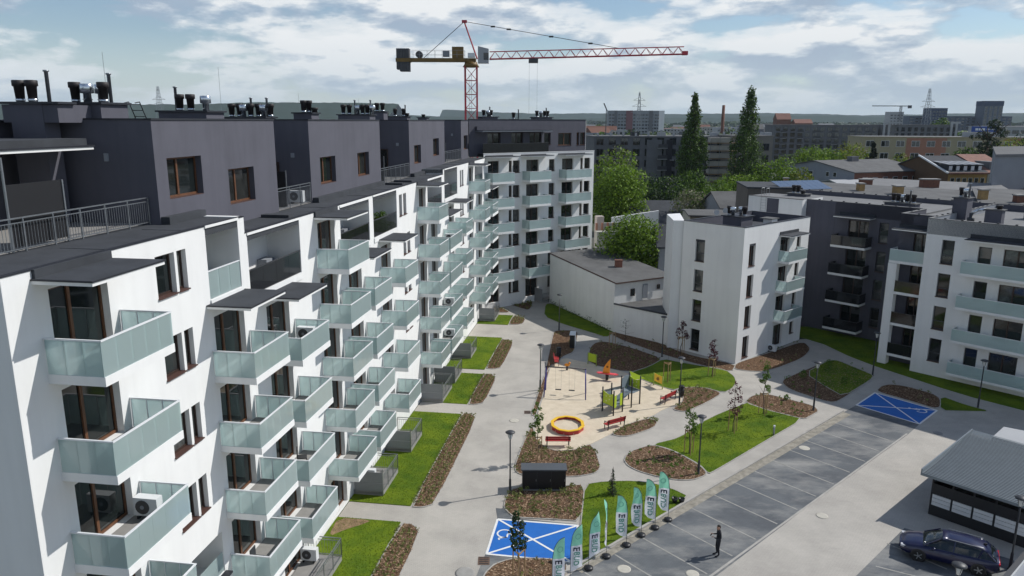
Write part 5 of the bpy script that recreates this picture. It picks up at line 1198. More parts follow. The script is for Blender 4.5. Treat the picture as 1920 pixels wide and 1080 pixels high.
# ------------------------------------------------------------------ things standing on balconies
rn = random.Random(5); o = put('potted_plant', crown_mesh([((0, 0, .75), .42), ((.2, .1, 1.0), .3), ((-.2, -.1, .9), .3)], 420, .07, LMID, rn)); o.matrix_world = FA.M @ T(-16.1, 48.6, FLR(5, -.66)+.18); tag(o, 'big leafy green plant behind smoked glass in the second dark loggia', 'plant')
m = MB(); m.lathe([(.16, 0), (.22, .36), (.18, .36)], n=10, m=DARKM); m.obj('pot', o)
def chair(label, b, a, z, rz, mm):
    t = thing('balcony_chair', label, 'chair', (0, 0, 0), 0, 'chairs on balconies'); t.matrix_world = FA.M @ T(b, a, z) @ RZ(rz)
    m = MB(); m.box(-.22, .22, -.22, .22, .40, .44, mm); m.obj('seat', t); m = MB(); m.box(-.24, -.20, -.22, .22, .45, .88, mm); m.obj('backrest', t)
    for x in (-.2, .2):
        for y in (-.2, .2): m = MB(); m.bar((x, y, 0), (x, y, .40), .03, .03, BLACKM); m.obj('leg', t)
def table(label, b, a, z):
    t = thing('balcony_table', label, 'table', (0, 0, 0)); t.matrix_world = FA.M @ T(b, a, z); m = MB(); m.lathe([(.3, .68), (.3, .71)], n=14, m=DARKM); m.obj('tabletop', t); m = MB(); m.lathe([(.2, 0), (.03, .03), (.03, .68)], n=10, m=BLACKM); m.obj('leg', t)
GR = mat('grey_chair', (.12, .12, .125), .7)
chair('dark chair on the lowest balcony of the second column', -14.5, 26.2, FLR(1)+.006, 0, DARKM)
chair('grey chair in the far loggia before the corner wing', -16.1, 66.2, FLR(5, -.25)+.27, pi/2, GR); table('small dark round table in the loggia before the corner wing', -16.2, 67.2, FLR(5, -.25)+.27); chair('second grey chair beyond the round loggia table', -16.1, 68.2, FLR(5, -.25)+.27, -pi/2, GR)
chair('dark chair on the second lowest balcony of the third column', -14.6, 31.2, FLR(2, -.66)+.006, .4, BLACKM)
# ------------------------------------------------------------------ blue car (x forward, y left), built from cross-sections
car = thing('parked_car', 'dark blue estate car parked beside the bin shelter', 'car', (22.55, 34.5, .012), radians(151)); car.scale = (.93, .95, .95)
def loft(mb, secs, m, sm=True, close=True):
    i = len(mb.v); n = len(secs[0]); k = mb.mi(m)
    for s in secs: mb.v += [tuple(p) for p in s]
    for a in range(len(secs)-1):
        for j in range(n-1): mb.f.append((i+a*n+j, i+a*n+j+1, i+(a+1)*n+j+1, i+(a+1)*n+j)); mb.m.append(k); mb.smooth.append(sm)
    for e, rev in ((0, False), (len(secs)-1, True)):
        f = tuple(i+e*n+j for j in range(n)); mb.f.append(f[::-1] if rev else f); mb.m.append(k); mb.smooth.append(False)
st = [(-2.36, .70, .42, .86), (-2.28, .86, .30, .96), (-1.9, .93, .22, 1.0), (-1.4, .95, .20, 1.0), (-.5, .95, .20, .98), (.5, .95, .20, .96), (1.0, .95, .20, .96), (1.5, .93, .22, .90), (2.0, .89, .24, .80), (2.28, .78, .30, .68), (2.38, .60, .38, .58)]
mb = MB(); secs = []
for x, w, z0, z1 in st:
    secs.append([(x, -w*.8, z0), (x, -w*.97, z0+.10), (x, -w, z0+(z1-z0)*.45), (x, -w*.985, z1-.10), (x, -w*.88, z1-.015), (x, -w*.4, z1+.025), (x, 0, z1+.03), (x, w*.4, z1+.025), (x, w*.88, z1-.015), (x, w*.985, z1-.10), (x, w, z0+(z1-z0)*.45), (x, w*.97, z0+.10), (x, w*.8, z0)])
loft(mb, [s[::-1] for s in secs], CARP); mb.obj('body', car)
gh = [(-2.22, .72, .93, .98), (-1.95, .74, .97, 1.22), (-1.55, .76, .98, 1.42), (-.9, .76, .97, 1.50), (0, .75, .96, 1.51), (.35, .74, .95, 1.47), (.75, .73, .95, 1.27), (1.25, .72, .93, .96)]
mb = MB(); secs = []
for x, w, z0, z1 in gh:
    h = z1-z0; wt = w-.17*min(1, h/.5); secs.append([(x, w+.1, z0-.03), (x, w+.06-(w+.06-wt)*.5, z0+h*.5), (x, wt, z0+h*.93), (x, wt*.6, z1), (x, 0, z1+.012), (x, -wt*.6, z1), (x, -wt, z0+h*.93), (x, -(w+.06-(w+.06-wt)*.5), z0+h*.5), (x, -w-.1, z0-.03)])
loft(mb, secs, PANE); mb.obj('greenhouse_glass', car)
mb = MB(); secs = []
for x, w, z0, z1 in gh[1:6]:
    h = z1-z0; wt = w-.17*min(1, h/.5)+.012; secs.append([(x, wt, z0+h*.90), (x, wt*.97, z0+h*.97), (x, wt*.6, z1+.014), (x, 0, z1+.026), (x, -wt*.6, z1+.014), (x, -wt*.97, z0+h*.97), (x, -wt, z0+h*.90)])
loft(mb, secs, CARP); mb.obj('roof', car)
for s in (-1, 1):
    m = MB(); 
    for (x0, z0, y0), (x1, z1, y1) in (((1.2, .96, .80), (.45, 1.44, .60)), ((-.2, .95, .84), (-.25, 1.47, .615)), ((-1.35, .97, .85), (-1.55, 1.40, .63)), ((-2.15, .98, .80), (-1.75, 1.30, .66))): m.bar((x0, s*y0, z0), (x1, s*y1, z1), .06, .06, CARP)
    m.obj('window_pillars', car)
    m = MB(); m.ball((.72, s*1.0, .98), .11, CARP, sx=.8, sy=1, sz=.75); m.obj('wing_mirror', car)
    m = MB(); m.bar((-1.6, s*.58, 1.46), (.1, s*.60, 1.535), .03, .03, STEEL); m.obj('roof_rail', car)
    m = MB(); m.box(2.05, 2.32, s*.70-.12, s*.70+.12, .60, .70, mat('headlight_glass', (.5, .5, .52), .1)); m.obj('headlight', car)
    m = MB(); m.box(-.3, -.1, s*.953-.012, s*.953+.012, .80, .83, BLACKM); m.box(.75, .95, s*.953-.012, s*.953+.012, .80, .83, BLACKM); m.obj('door_handle', car)
    for x in (1.42, -1.43):
        w = bpy.data.objects.new('wheel', None); COL.objects.link(w); w.parent = car; w.location = (x, s*.84, .34); m = MB()
        M = Matrix.Rotation(pi/2*-s, 4, 'X'); m.lathe([(.22, -.12), (.33, -.11), (.345, 0), (.33, .11), (.22, .12)], n=24, m=TYRE); m.v = [tuple(M @ Vector(p)) for p in m.v]; m.obj('tyre', w)
        m = MB(); m.lathe([(.23, .10), (.21, .115), (.05, .10)], n=16, m=DARKM)
        for q in range(5): a = q*2*pi/5; m.bar((0, 0, .12), (cos(a)*.21, sin(a)*.21, .125), .05, .02, STEEL)
        m.v = [tuple(M @ Vector(p)) for p in m.v]; m.obj('rim', w)
        m = MB(); m.lathe([(.38, -.02), (.39, .112), (.35, .114)], n=20, m=BLACKM); m.v = [tuple(M @ Vector(p)) for p in m.v]; m.obj('wheel_arch', w)
m = MB(); m.box(-2.385, -2.20, -.78, .78, .78, .86, mat('tail_light_red', (.55, .012, .02), .2)); m.obj('taillight', car)
m = MB(); m.box(-2.40, -2.30, -.62, .62, .40, .56, BLACKM); m.obj('rear_bumper', car)
m = MB(); m.box(2.34, 2.40, -.5, .5, .40, .60, BLACKM); m.obj('grille', car)
m = MB(); m.box(-1.75, -1.6, -.05, .05, 1.40, 1.50, BLACKM); m.obj('roof_antenna', car)
# ------------------------------------------------------------------ man with a phone: one skinned body
def skin(name, J, E, root, mats, parent, sub=2):
    me = bpy.data.meshes.new(name); me.from_pydata([j[0] for j in J], E, []); o = put(name, me, parent)
    md = o.modifiers.new('skin', 'SKIN'); md.use_smooth_shade = True; sk = me.skin_vertices[0]
    for i, j in enumerate(J): sk.data[i].radius = (j[1], j[2] if len(j) > 2 else j[1]); sk.data[i].use_root = i == root
    md = o.modifiers.new('sub', 'SUBSURF'); md.levels = sub; md.render_levels = sub
    me.materials.append(mats); return o
man = thing('person', 'man in dark clothes looking at a phone on the dark parking bays', 'person', (10.77, 34.8, .012), radians(180))
V_ = Vector   # x = the way he faces
J = [((0, 0, .93), .125, .155), ((0, 0, 1.08), .115, .15), ((.0, 0, 1.25), .125, .17), ((-.01, 0, 1.40), .10, .15), ((.0, 0, 1.49), .055, .055), ((.015, 0, 1.56), .06, .06),
     ((0, .10, .86), .10), ((.02, .11, .50), .066), ((-.03, .12, .10), .045), ((.10, .13, .035), .038), ((.19, .14, .03), .03),
     ((0, -.10, .86), .10), ((.05, -.11, .49), .066), ((.0, -.13, .10), .045), ((.13, -.14, .035), .038), ((.22, -.15, .03), .03),
     ((-.01, .20, 1.38), .065), ((-.04, .25, 1.12), .05), ((.20, .17, 1.10), .038), ((.28, .14, 1.13), .03),
     ((-.01, -.20, 1.38), .065), ((-.05, -.25, 1.12), .05), ((.18, -.16, 1.16), .038), ((.28, -.10, 1.20), .03)]
E_ = [(0, 1), (1, 2), (2, 3), (3, 4), (4, 5), (0, 6), (6, 7), (7, 8), (8, 9), (9, 10), (0, 11), (11, 12), (12, 13), (13, 14), (14, 15), (3, 16), (16, 17), (17, 18), (18, 19), (3, 20), (20, 21), (21, 22), (22, 23)]
skin('body', J, E_, 0, CLOTH, man)
J = [((.03, 0, 1.50), .045), ((.045, 0, 1.58), .07, .065), ((.05, 0, 1.66), .085, .075), ((.04, 0, 1.73), .06), ((.125, 0, 1.615), .016), ((.03, .085, 1.63), .018), ((.03, -.085, 1.63), .018)]
hd = skin('head', J, [(0, 1), (1, 2), (2, 3), (2, 4), (2, 5), (2, 6)], 1, SKIN, man)
m = MB(); m.ball((.025, 0, 1.70), .093, HAIR, sx=.98, sy=.88, sz=.72); m.ball((-.015, 0, 1.64), .08, HAIR, sx=.8, sy=.9, sz=1); m.obj('hair', hd)
m = MB()
for s in (-1, 1): m.ball((.122, s*.03, 1.645), .010, BLACKM, n=6)
m.box(.118, .126, -.022, .022, 1.575, 1.583, mat('lips', (.3, .11, .09), .6)); m.obj('eyes_and_mouth', hd)
for s, c in ((1, (.285, .138, 1.135)), (-1, (.285, -.098, 1.205))):
    c = V_(c); J = [(tuple(c), .026), (tuple(c+V_((.06, -s*.01, .015))), .03, .018)]; E_ = [(0, 1)]
    for f, (dy, l) in enumerate(((-.03, .055), (-.01, .065), (.01, .06), (.03, .048))):
        i = len(J); b = c+V_((.075, dy*.9, .02)); J += [(tuple(b), .009), (tuple(b+V_((l*.6, 0, .012))), .008), (tuple(b+V_((l*.75, -s*.012, .035))), .007)]; E_ += [(1, i), (i, i+1), (i+1, i+2)]
    i = len(J); J += [(tuple(c+V_((.03, -s*.035, .025))), .010), (tuple(c+V_((.065, -s*.05, .045))), .008)]; E_ += [(0, i), (i, i+1)]
    skin('hand', J, E_, 0, SKIN, man, 1)
ph = MB(); ph.box(-.008, .008, -.04, .04, -.08, .08, BLACKM, M=T(10.77-.40, 34.8-.02, 1.25) @ Matrix.Rotation(.6, 4, 'Y')); tag(ph.obj('phone'), 'dark phone held up by the man in dark clothes', 'phone')
# ------------------------------------------------------------------ tower crane
cr = thing('tower_crane', 'red lattice tower crane with ochre counter-jib rising behind the corner building', 'tower crane', (-6.75, 125, 0), 0)
def lattice(mb, p0, p1, w, n, r, m, tri=False, up=(0, 0, 1), r2=None):
    p0 = Vector(p0); p1 = Vector(p1); d = (p1-p0).normalized(); a = Vector((0, 1, 0)); b = d.cross(a).normalized()
    if tri: ch = [a*w/2, -a*w/2, Vector((0, 0, 1))*w*.95]
    else: ch = [(a+b)*w/2, (a-b)*w/2, (-a-b)*w/2, (b-a)*w/2]
    for c in ch: mb.tube(p0+c, p1+c, r, 5, m)
    k = len(ch); r2 = r2 or r*.5
    for i in range(n):
        q0 = p0.lerp(p1, i/n); q1 = p0.lerp(p1, (i+1)/n); qm = p0.lerp(p1, (i+.5)/n)
        for j in range(k):
            c0, c1 = ch[j], ch[(j+1) % k]
            if tri and {j, (j+1) % k} != {0, 1}:
                mb.tube(q0+(c0 if j < 2 else c1), qm+(c1 if j < 2 else c0), r2, 4, m); mb.tube(qm+(c1 if j < 2 else c0), q1+(c0 if j < 2 else c1), r2, 4, m)
            else: mb.tube(q0+c0, q1+c1, r2, 4, m); mb.tube(q0+c0, q0+c1, r2, 4, m)
m = MB(); lattice(m, (0, 0, 0), (0, 0, 30.6), 1.9, 14, .11, CRANER, r2=.055); m.obj('mast', cr)
m = MB(); m.tube((-.35, .2, 1), (-.35, .2, 29.5), .03, 5, PALE); m.tube((.05, .2, 1), (.05, .2, 29.5), .03, 5, PALE)
for i in range(50): m.tube((-.35, .2, 6+i*.47), (.05, .2, 6+i*.47), .02, 4, PALE)
m.obj('mast_ladder', cr)
m = MB(); m.lathe([(1.35, 30.5), (1.05, 31.0), (1.0, 31.3)], n=14, m=CRANEY); m.obj('slewing_ring', cr)
m = MB(); m.box(-10.4, .8, -.75, .75, 31.3, 31.85, CRANEY); m.obj('counter_jib', cr)
m = MB()
for s in (-.72, .72):
    for i in range(8): m.tube((-9.4+i*1.2, s, 31.85), (-9.4+i*1.2, s, 33.05), .025, 4, STEEL)
    for z in (32.4, 33.05): m.tube((-9.4, s, z), (-1, s, z), .022, 4, STEEL)
m.obj('counter_jib_railing', cr)
for i in range(4): m = MB(); m.box(-11.9+i*.52, -11.42+i*.52, -.9, .9, 29.8 if i > 0 else 30.1, 33.3, mat('counterweight_concrete', (.10, .10, .105), .9, var=.3, vscale=2)); m.obj('counterweight', cr)
m = MB(); m.box(-12.0, -9.7, -1.0, 1.0, 31.25, 31.8, CRANEY); m.obj('counterweight_frame', cr)
m = MB(); m.box(-3.0, -1.2, -.7, .7, 31.9, 33.6, CRANEY); m.obj('switch_cabinet', cr); m = MB(); m.box(-4.5, -3.5, -.5, .5, 32.1, 33.0, GREYR); m.obj('winch_motor', cr); m = MB(); m.tube((-8.3, -.6, 32.4), (-8.3, .6, 32.4), .55, 12, DARKM); m.obj('winch_drum', cr)
m = MB(); m.prism([(1.2, -1.9), (2.9, -1.9), (2.9, -.8), (1.2, -.8)], 31.0, lambda x, y: 33.6 if x < 2 else 33.2, PALE); cb = m.obj('cab', cr); m = MB(); m.box(2.1, 2.92, -1.92, -1.4, 31.5, 32.6, PANE); m.obj('cab_window', cb)
m = MB(); m.box(-.4, .7, -2.1, -.8, 31.9, 32.55, RAIL); m.obj('cab_walkway', cr)
m = MB()
for s in (-.5, .5): m.tube((1.0, s, 31.8), (-1.0, s*.3, 37.4), .12, 6, CRANER)
for i in range(6): t_ = (i+.5)/6.5; m.tube((1.0-2.0*t_, -.5+.35*t_, 31.8+5.6*t_), (1.0-2.0*t_, .5-.35*t_, 31.8+5.6*t_), .06, 5, CRANER)
m.box(-1.4, -.6, -.3, .3, 37.3, 37.7, CRANER); m.obj('tower_head', cr)
m = MB(); lattice(m, (3.0, 0, 31.75), (34.2, 0, 32.65), 1.2, 18, .085, CRANER, True, r2=.05); m.obj('jib', cr)
m = MB(); m.box(34.0, 34.8, -.5, .5, 32.5, 33.1, CRANER); m.obj('jib_tip', cr)
m = MB(); m.tube((-1.0, 0, 37.5), (24.2, 0, 33.45), .045, 5, BLACKM); m.tube((-1.0, 0, 37.5), (-7.6, 0, 31.9), .05, 5, BLACKM)
for t_ in (.18, .28, .55, .8): c = Vector((-1.0, 0, 37.5)).lerp(Vector((24.2, 0, 33.45)), t_); m.box(c.x-.35, c.x+.35, -.1, .1, c.z-.15, c.z+.1, BLACKM)
m.obj('tie_rod', cr)
m = MB(); m.box(9.3, 10.8, -.6, .6, 31.2, 32.0, DARKM); m.obj('trolley', cr)
for x in (9.4, 10.7): m = MB(); m.tube((x, 0, 31.3), (x, 0, 16), .02, 4, STEEL); m.obj('hoist_rope', cr)
m = MB(); m.box(9.2, 10.9, -.4, .4, 15.2, 16, CRANEY); m.obj('hook_block', cr)
# ------------------------------------------------------------------ nearer houses behind the right building
def poly_house(name, label, cat, x, y, rz, parts):
    B = Bld(name, label, cat, Frame(-rz, x, y)); return B, Frame(-rz, x, y)
def gable(name, label, x, y, rz, L, Wd, h, ridge, wm, gm, rm, wins=(), cat='house', over=.3):
    """house with ridge along local x; front wall at y=0 (towards us), gable at x=0"""
    B, f = poly_house(name, label, cat, x, y, rz, None); m = MB()
    m.face([(0, 0, 0), (L, 0, 0), (L, 0, h), (0, 0, h)], wm); m.face([(L, Wd, 0), (0, Wd, 0), (0, Wd, h), (L, Wd, h)], wm)
    m.face([(0, Wd, 0), (0, 0, 0), (0, 0, h), (0, Wd/2, ridge), (0, Wd, h)], gm); m.face([(L, 0, 0), (L, Wd, 0), (L, Wd, h), (L, Wd/2, ridge), (L, 0, h)], gm)
    B.add('wall', m.mesh('wall'), f); m = MB(); s = (ridge-h)/(Wd/2); o = over; t = .18
    for y0, y1, z0, z1 in ((-o, Wd/2, h-o*s, ridge), (Wd+o, Wd/2, h-o*s, ridge)):
        a = [(-o, y0, z0+.02), (L+o, y0, z0+.02), (L+o, y1, z1+.02), (-o, y1, z1+.02)]; b = [(p[0], p[1], p[2]+t) for p in a]
        for q in (a[::-1], b, [a[0], a[1], b[1], b[0]], [a[1], a[2], b[2], b[1]], [a[3], a[0], b[0], b[3]]): m.face(q if y0 < y1 else q[::-1], rm)
    B.add('roof', m.mesh('roof'), f)
    for (fx, z, w, hh, side) in wins:
        m = MB(); m.box(-.06, w+.06, -.05, 0, -.06, hh+.06, RAIL)
        M = T(fx, -.004, z) if side == 0 else T(-.004, fx, z) @ RZ(-pi/2)
        n = put('window', m.mesh('window'), B.root, B.inv @ f.M @ M); m = MB(); m.box(0, w, -.065, -.052, 0, hh, PANE); put('pane', m.mesh('pane'), n)
    return B, f
B, f = gable('tenement_house', 'grey gabled house with brick side wall behind the charcoal roof', 71.5, 157, radians(24), 22, 22, 11.7, 13.6, BRICK, GREYR, FELT2, [(2.5+3.0*i, 8.6, 1.3, 2.0, 0) for i in range(7)]+[(12.5, 9.6, 1.2, 1.8, 1), (7.5, 10.6, .8, .9, 1), (5.5, 10.6, .8, .9, 1)], over=.35)
m = MB(); m.box(9, 11, 9, 10.4, 12, 14.6, GREYD); B.add('chimney', m.mesh('chimney'), f)
B, f = gable('ochre_house', 'ochre tenement with five dormers and a dark brown blind gable', 88.8, 153, radians(5), 8.4, 20, 12.0, 14.9, OCHRE, BROWNR, FELT, [(.6+1.3*i, 9.0, .75, 2.0, 0) for i in range(6)], over=.25)
m = MB(); m.bar((-.25, -.3, 12.05), (-.25, 10, 15.15), .3, .3, RAIL); B.add('verge_board', m.mesh('verge_board'), f)
m = MB(); m.bar((-.1, -.45, 12.0), (8.5, -.45, 12.0), .9, .3, TERRA); B.add('cornice', m.mesh('cornice'), f)
for i in range(5):
    m = MB(); x = .5+1.6*i; m.box(x, x+1.0, 1.0, 6.0, 12.1, 13.6, FELT); d = B.add('dormer', m.mesh('dormer'), f); m = MB(); m.bar((x+.5, .7, 13.68), (x+.5, 6.2, 14.1), 1.2, .1, GREYR); put('dormer_roof', m.mesh('dormer_roof'), d); m = MB(); m.box(x+.15, x+.85, .96, .995, 12.5, 13.4, RAIL); w = put('window', m.mesh('window'), d)
B, f = gable('cream_house', 'cream tenement with patched roof right of the ochre house', 97.4, 153.9, radians(5), 6, 20, 12.0, 15.2, CREAM, CREAM, TERRA, [(.5+1.3*i, 9.0, .7, 1.9, 0) for i in range(4)]+[(.5+1.3*i, 5.6, .7, 1.8, 0) for i in range(4)])
m = MB(); m.box(1.2, 3.0, 1.4, 6, 12.4, 14.2, GREYM); B.add('dormer', m.mesh('dormer'), f)
B, f = poly_house('grey_hall', 'tall plain grey rendered wall of a hall at the right edge', 'hall', 67.8, 106, 0, None); m = MB(); m.prism([(0, 0), (16, 6), (30, 38), (21.5, 34.5)], 0, 17.4, GREYR, FELT2); B.add('wall', m.mesh('wall'), f); m = MB(); m.prism([(-.1, -.2), (16.2, 5.8), (30.2, 38.2), (21.5, 34.8)], 17.404, 17.75, GREYM, FELT2); B.add('roof', m.mesh('roof'), f); m = MB(); m.box(6.2, 7.6, 1.2, 2.2, 11.5, 13.0, BRICK); B.add('chimney', m.mesh('chimney'), f)
# low-pitched old roofs straight behind, with brick chimney stacks
def lowroof(label, pts, z, zr, m_, chs=()):
    cx_, cy_ = sum(p[0] for p in pts)/len(pts), sum(p[1] for p in pts)/len(pts); B, f = poly_house('tenement_house', label, 'house', cx_, cy_, 0, None); P = [(x-cx_, y-cy_) for x, y in pts]
    m = MB(); m.prism(P, 0, lambda x, y: z+zr*y, BRICK, m_); B.add('wall', m.mesh('wall'), f); m = MB(); Q = [(x*1.02, y*1.03) for x, y in P]; m.prism(Q, lambda x, y: z+zr*y+.006, lambda x, y: z+zr*y+.14, FELT, m_); B.add('roof', m.mesh('roof'), f)
    for x, y, w, d, h, mm in chs:
        m = MB(); zb = z+zr*(y-cy_); m.box(x-cx_-w/2, x-cx_+w/2, y-cy_-d/2, y-cy_+d/2, zb-.5, zb+h, mm); c = B.add('chimney', m.mesh('chimney'), f); m = MB(); m.box(x-cx_-w/2-.1, x-cx_+w/2+.1, y-cy_-d/2-.1, y-cy_+d/2+.1, zb+h, zb+h+.15, CONC); put('chimney_cap', m.mesh('chimney_cap'), c)
    return B, f
lowroof('long dark low-pitched roof with yellow brick chimneys just behind the charcoal wing', [(39, 93), (55, 87), (61, 98), (44, 106)], 13.1, .05, FELT2, ((45.6, 98, .7, 1.0, 1.0, BRICKY), (49.0, 95.0, .9, 1.2, 1.1, BRICKY)))
lowroof('pale grey low-pitched roof with a long brick stack and tin cowls', [(49, 105), (66, 98.5), (70, 108), (54, 115)], 13.3, .04, ROOFPALE, ((57.6, 103.5, 2.3, 1.0, 1.2, BRICK), (50.2, 106.5, 1.6, .9, .8, BRICK)))
lowroof('dark roof at the right edge behind the parapet with one brick stack', [(54, 86), (76, 77), (82, 91), (60.5, 98)], 13.1, .05, FELT2, ((55.6, 88.2, .8, .8, 1.2, BRICKY), (58.4, 86, .9, .8, .9, BRICK)))
B, f = lowroof('dark flat roof carrying a row of solar panels', [(32.5, 92.3), (44, 95), (45, 107), (34, 104)], 13.1, .02, FELT, ((37.2, 102, .5, .5, 1.4, BRICKY),))
for i in range(8):
    m = MB(); m.box(0, .88, 0, 3.0, 0, .05, mat('solar_cell', (.12, .165, .24), .25, metal=.3)); M = Matrix.Translation((34.0+i*.86, 93.3+i*.28, 13.75)) @ RZ(radians(18)) @ Matrix.Rotation(radians(17), 4, 'X'); o = put('solar_panel', m.mesh('solar_panel'), B.root, B.inv @ M)
B, f = poly_house('blind_gable_house', 'grey brown block with a blind wall left of the charcoal link', 'house', 29.6, 94, radians(-8), None); m = MB(); m.box(0, 6.5, 0, 9, 0, 13.9, mat('grey_brown_render', (.13, .115, .10), .9, var=.15, vscale=.5), FELT); B.add('wall', m.mesh('wall'), f); m = MB(); m.box(-.1, 6.6, -.1, 9.1, 13.906, 14.1, FELT); B.add('roof', m.mesh('roof'), f)
# houses between annex and trees
B, f = gable('small_house', 'small grey house with dark roof behind the annex tree', 17.6, 88.0, radians(-6), 9, 8, 7.4, 9.5, GREYR, GREYR, FELT, [(1.2, 5.2, 1, 1.7, 0), (4, 5.2, 1, 1.7, 0)])
B, f = poly_house('white_block_wall', 'white block wall with sloping top behind the annex tree', 'wall', 14.5, 108, radians(0), None); m = MB(); m.prism([(0, 0), (6.8, 0), (6.8, .4), (0, .4)], 0, lambda x, y: 8.4+.15*x, WHITE); B.add('wall', m.mesh('wall'), f)
B, f = poly_house('unfinished_building', 'unfinished pale block walls and pillars beside the corner wing', 'building site', 11.4, 99, radians(12), None); m = MB(); m.box(0, 3.2, 0, 1.0, 0, 7.6, CREAM); m.box(.6, 1.6, 2.0, 3, 0, 9.4, mat('pale_block', (.55, .48, .43), .9, var=.2, vscale=3)); m.box(2.0, 5.5, 4, 4.4, 0, 8.2, CREAM); B.add('wall', m.mesh('wall'), f)
for i in range(4): m = MB(); m.box(.2+i*.8, .45+i*.8, 1.2, 1.45, 7.6, 8.6, SALMON); B.add('pillar', m.mesh('pillar'), f)
B, f = gable('red_brick_shed', 'low red brick shed with dark roof in front of the tree belt', 23.6, 118, radians(0), 7, 6, 6.2, 7.6, BRICK, BRICK, FELT)
B, f = gable('beige_house', 'beige flat house with three satellite dishes', 25.2, 105, radians(-4), 7.5, 7, 9.0, 9.3, mat('beige_render', (.27, .23, .175), .9, var=.2, vscale=.6), CREAM, FELT2)
for i, x in enumerate((3.6, 4.8, 6.4)): m = MB(); m.lathe([(.05, -.06), (.35, .03), (.4, .08)], n=12, m=RAIL); m.v = [tuple(Matrix.Rotation(radians(75), 4, 'X') @ Vector(p)+Vector((x, -.2, 9.6+.25*(i % 2)))) for p in m.v]; B.add('satellite_dish', m.mesh('satellite_dish'), f)
B, f = gable('grey_house', 'low grey house with shallow gable in front of the trees', 31.5, 112, radians(4), 12, 9, 9.3, 11.3, GREYR, GREYR, FELT2, [(1.5+2.4*i, 7.2, 1.0, 1.4, 0) for i in range(4)])
B, f = gable('grey_house', 'grey roofed outbuilding left of the blossoming tree', 19.5, 125, radians(-3), 11, 8, 7.0, 8.6, GREYM, GREYM, FELT)
B, f = gable('pale_roof_hall', 'low hall with bright white roof beyond the grey gabled house', 67, 150, radians(8), 13, 12, 9.2, 10.2, GREYR, GREYR, PALE)
# ------------------------------------------------------------------ middle distance blocks
def block(name, label, x, y, rz, L, D, h, wm, floors, cols, ww, wh, z0=1.2, fh=2.95, rm=None, wmat=None, cat='apartment block', balc=0, skip=None, cols2=0):
    B, f = poly_house(name, label, cat, x, y, rz, None); m = MB(); m.box(0, L, 0, D, 0, h, wm, rm or FELT2); B.add('wall', m.mesh('wall'), f); m = MB()
    m.box(-.15, L+.15, -.15, D+.15, h+.006, h+.35, wm, rm or FELT2); B.add('roof', m.mesh('roof'), f)
    k = ('bw', ww, wh, (wmat or PANE).name)
    if k not in CACHE:
        a = MB(); a.box(0, ww, -.07, .03, 0, wh, wmat or GREYM); b = MB(); b.box(.08, ww/2-.04, -.085, -.072, .08, wh-.08, PANE); b.box(ww/2+.04, ww-.08, -.085, -.072, .08, wh-.08, PANE); CACHE[k] = (a.mesh('window'), b.mesh('pane'))
    wme, pme = CACHE[k]
    for i in range(floors):
        for j in range(cols):
            if skip and skip(i, j): continue
            M = T(L*(j+.5)/cols-ww/2, 0, z0+i*fh); o = put('window', wme, B.root, B.inv @ f.M @ M); put('pane', pme, o)
    for j in range(balc):
        for i in range(1, floors):
            m2 = CACHE.get('bb')
            if not m2: q = MB(); q.box(0, 2.6, -1.2, -.01, -.15, 0, PALE); q.box(0, 2.6, -1.2, -1.15, 0, 1, DARKM); m2 = CACHE['bb'] = q.mesh('balcony')
            put('balcony', m2, B.root, B.inv @ f.M @ T(L*(j+.5)/balc-1.3, 0, z0-.7+i*fh))
    return B, f
B, f = block('grey_apartment_block', 'half finished dark grey apartment block with scaffolding behind the poplars', 22, 205, radians(4), 50, 16, 17.8, GREYD, 6, 15, 2.0, 2.0, 1.0, 2.95, FELT2, mat('dull_window_surround', (.11, .115, .125), .8), balc=4)
m = MB()
for i in range(6): m.box(11.0+i*7.5, 13.0+i*7.5, 3, 5, 18.1, 19.2, PALE if i % 2 else FELT); 
for i in range(14): m.box(1+i*3.5, 1.5+i*3.5, 1, 1.5, 18.15, 19+.4*(i % 3), PALE)
stuff(B.add('roof_clutter', m.mesh('roof_clutter'), f))
for (x0, w, mm) in ((14.5, 4.2, GREYM), (20, 1.6, mat('dark_slot', (.02, .02, .025), .8)), (30, 1.0, GREYM)):
    m = MB(); m.box(x0, x0+w, -.35, -.1, .5, 17.2, mm); B.add('pilaster', m.mesh('pilaster'), f)
for i in range(6): m = MB(); m.box(21+i % 3*5.5, 24.5+i % 3*5.5, -1.0, -.12, 3+2.9*i, 3.12+2.9*i, PALE); B.add('scaffold_deck', m.mesh('scaffold_deck'), f)
t = thing('scaffolding', 'pale scaffolding tower wrapped in netting between the two poplars', 'scaffolding', (51.2, 196, 0), radians(3))
for i in range(9): m = MB(); m.box(0, 5.2, 0, 2.5, .8+i*2.0, 2.0+i*2.0, mat('netting', (.46, .43, .38), .9, var=.2, vscale=.7)); m.obj('netting', t); m = MB(); m.box(-.2, 7.2, -.3, 2.6, .55+i*2.0, .68+i*2.0, TIMBER); m.obj('scaffold_deck', t)
m = MB()
for x in (0, 2.4, 5.2, 7.1): m.tube((x, -.3, 0), (x, -.3, 18.8), .06, 4, STEEL)
m.obj('scaffold_pole', t)
block('grey_apartment_block', 'narrow grey block end with four windows between scaffolding and right poplar', 57.6, 199, radians(3), 11, 14, 18.2, mat('warm_grey_render', (.24, .225, .20), .9, var=.15, vscale=.3), 5, 3, 1.8, 1.9, 2.6, 3.0, balc=1)
block('dark_apartment_block', 'long dark charcoal apartment block right of the poplars', 128, 372, radians(-2), 50, 16, 20.4, GREYD, 7, 14, 2.2, 1.9, 1.2, 2.75, FELT2, mat('dark_surround', (.035, .037, .045), .7), balc=6)
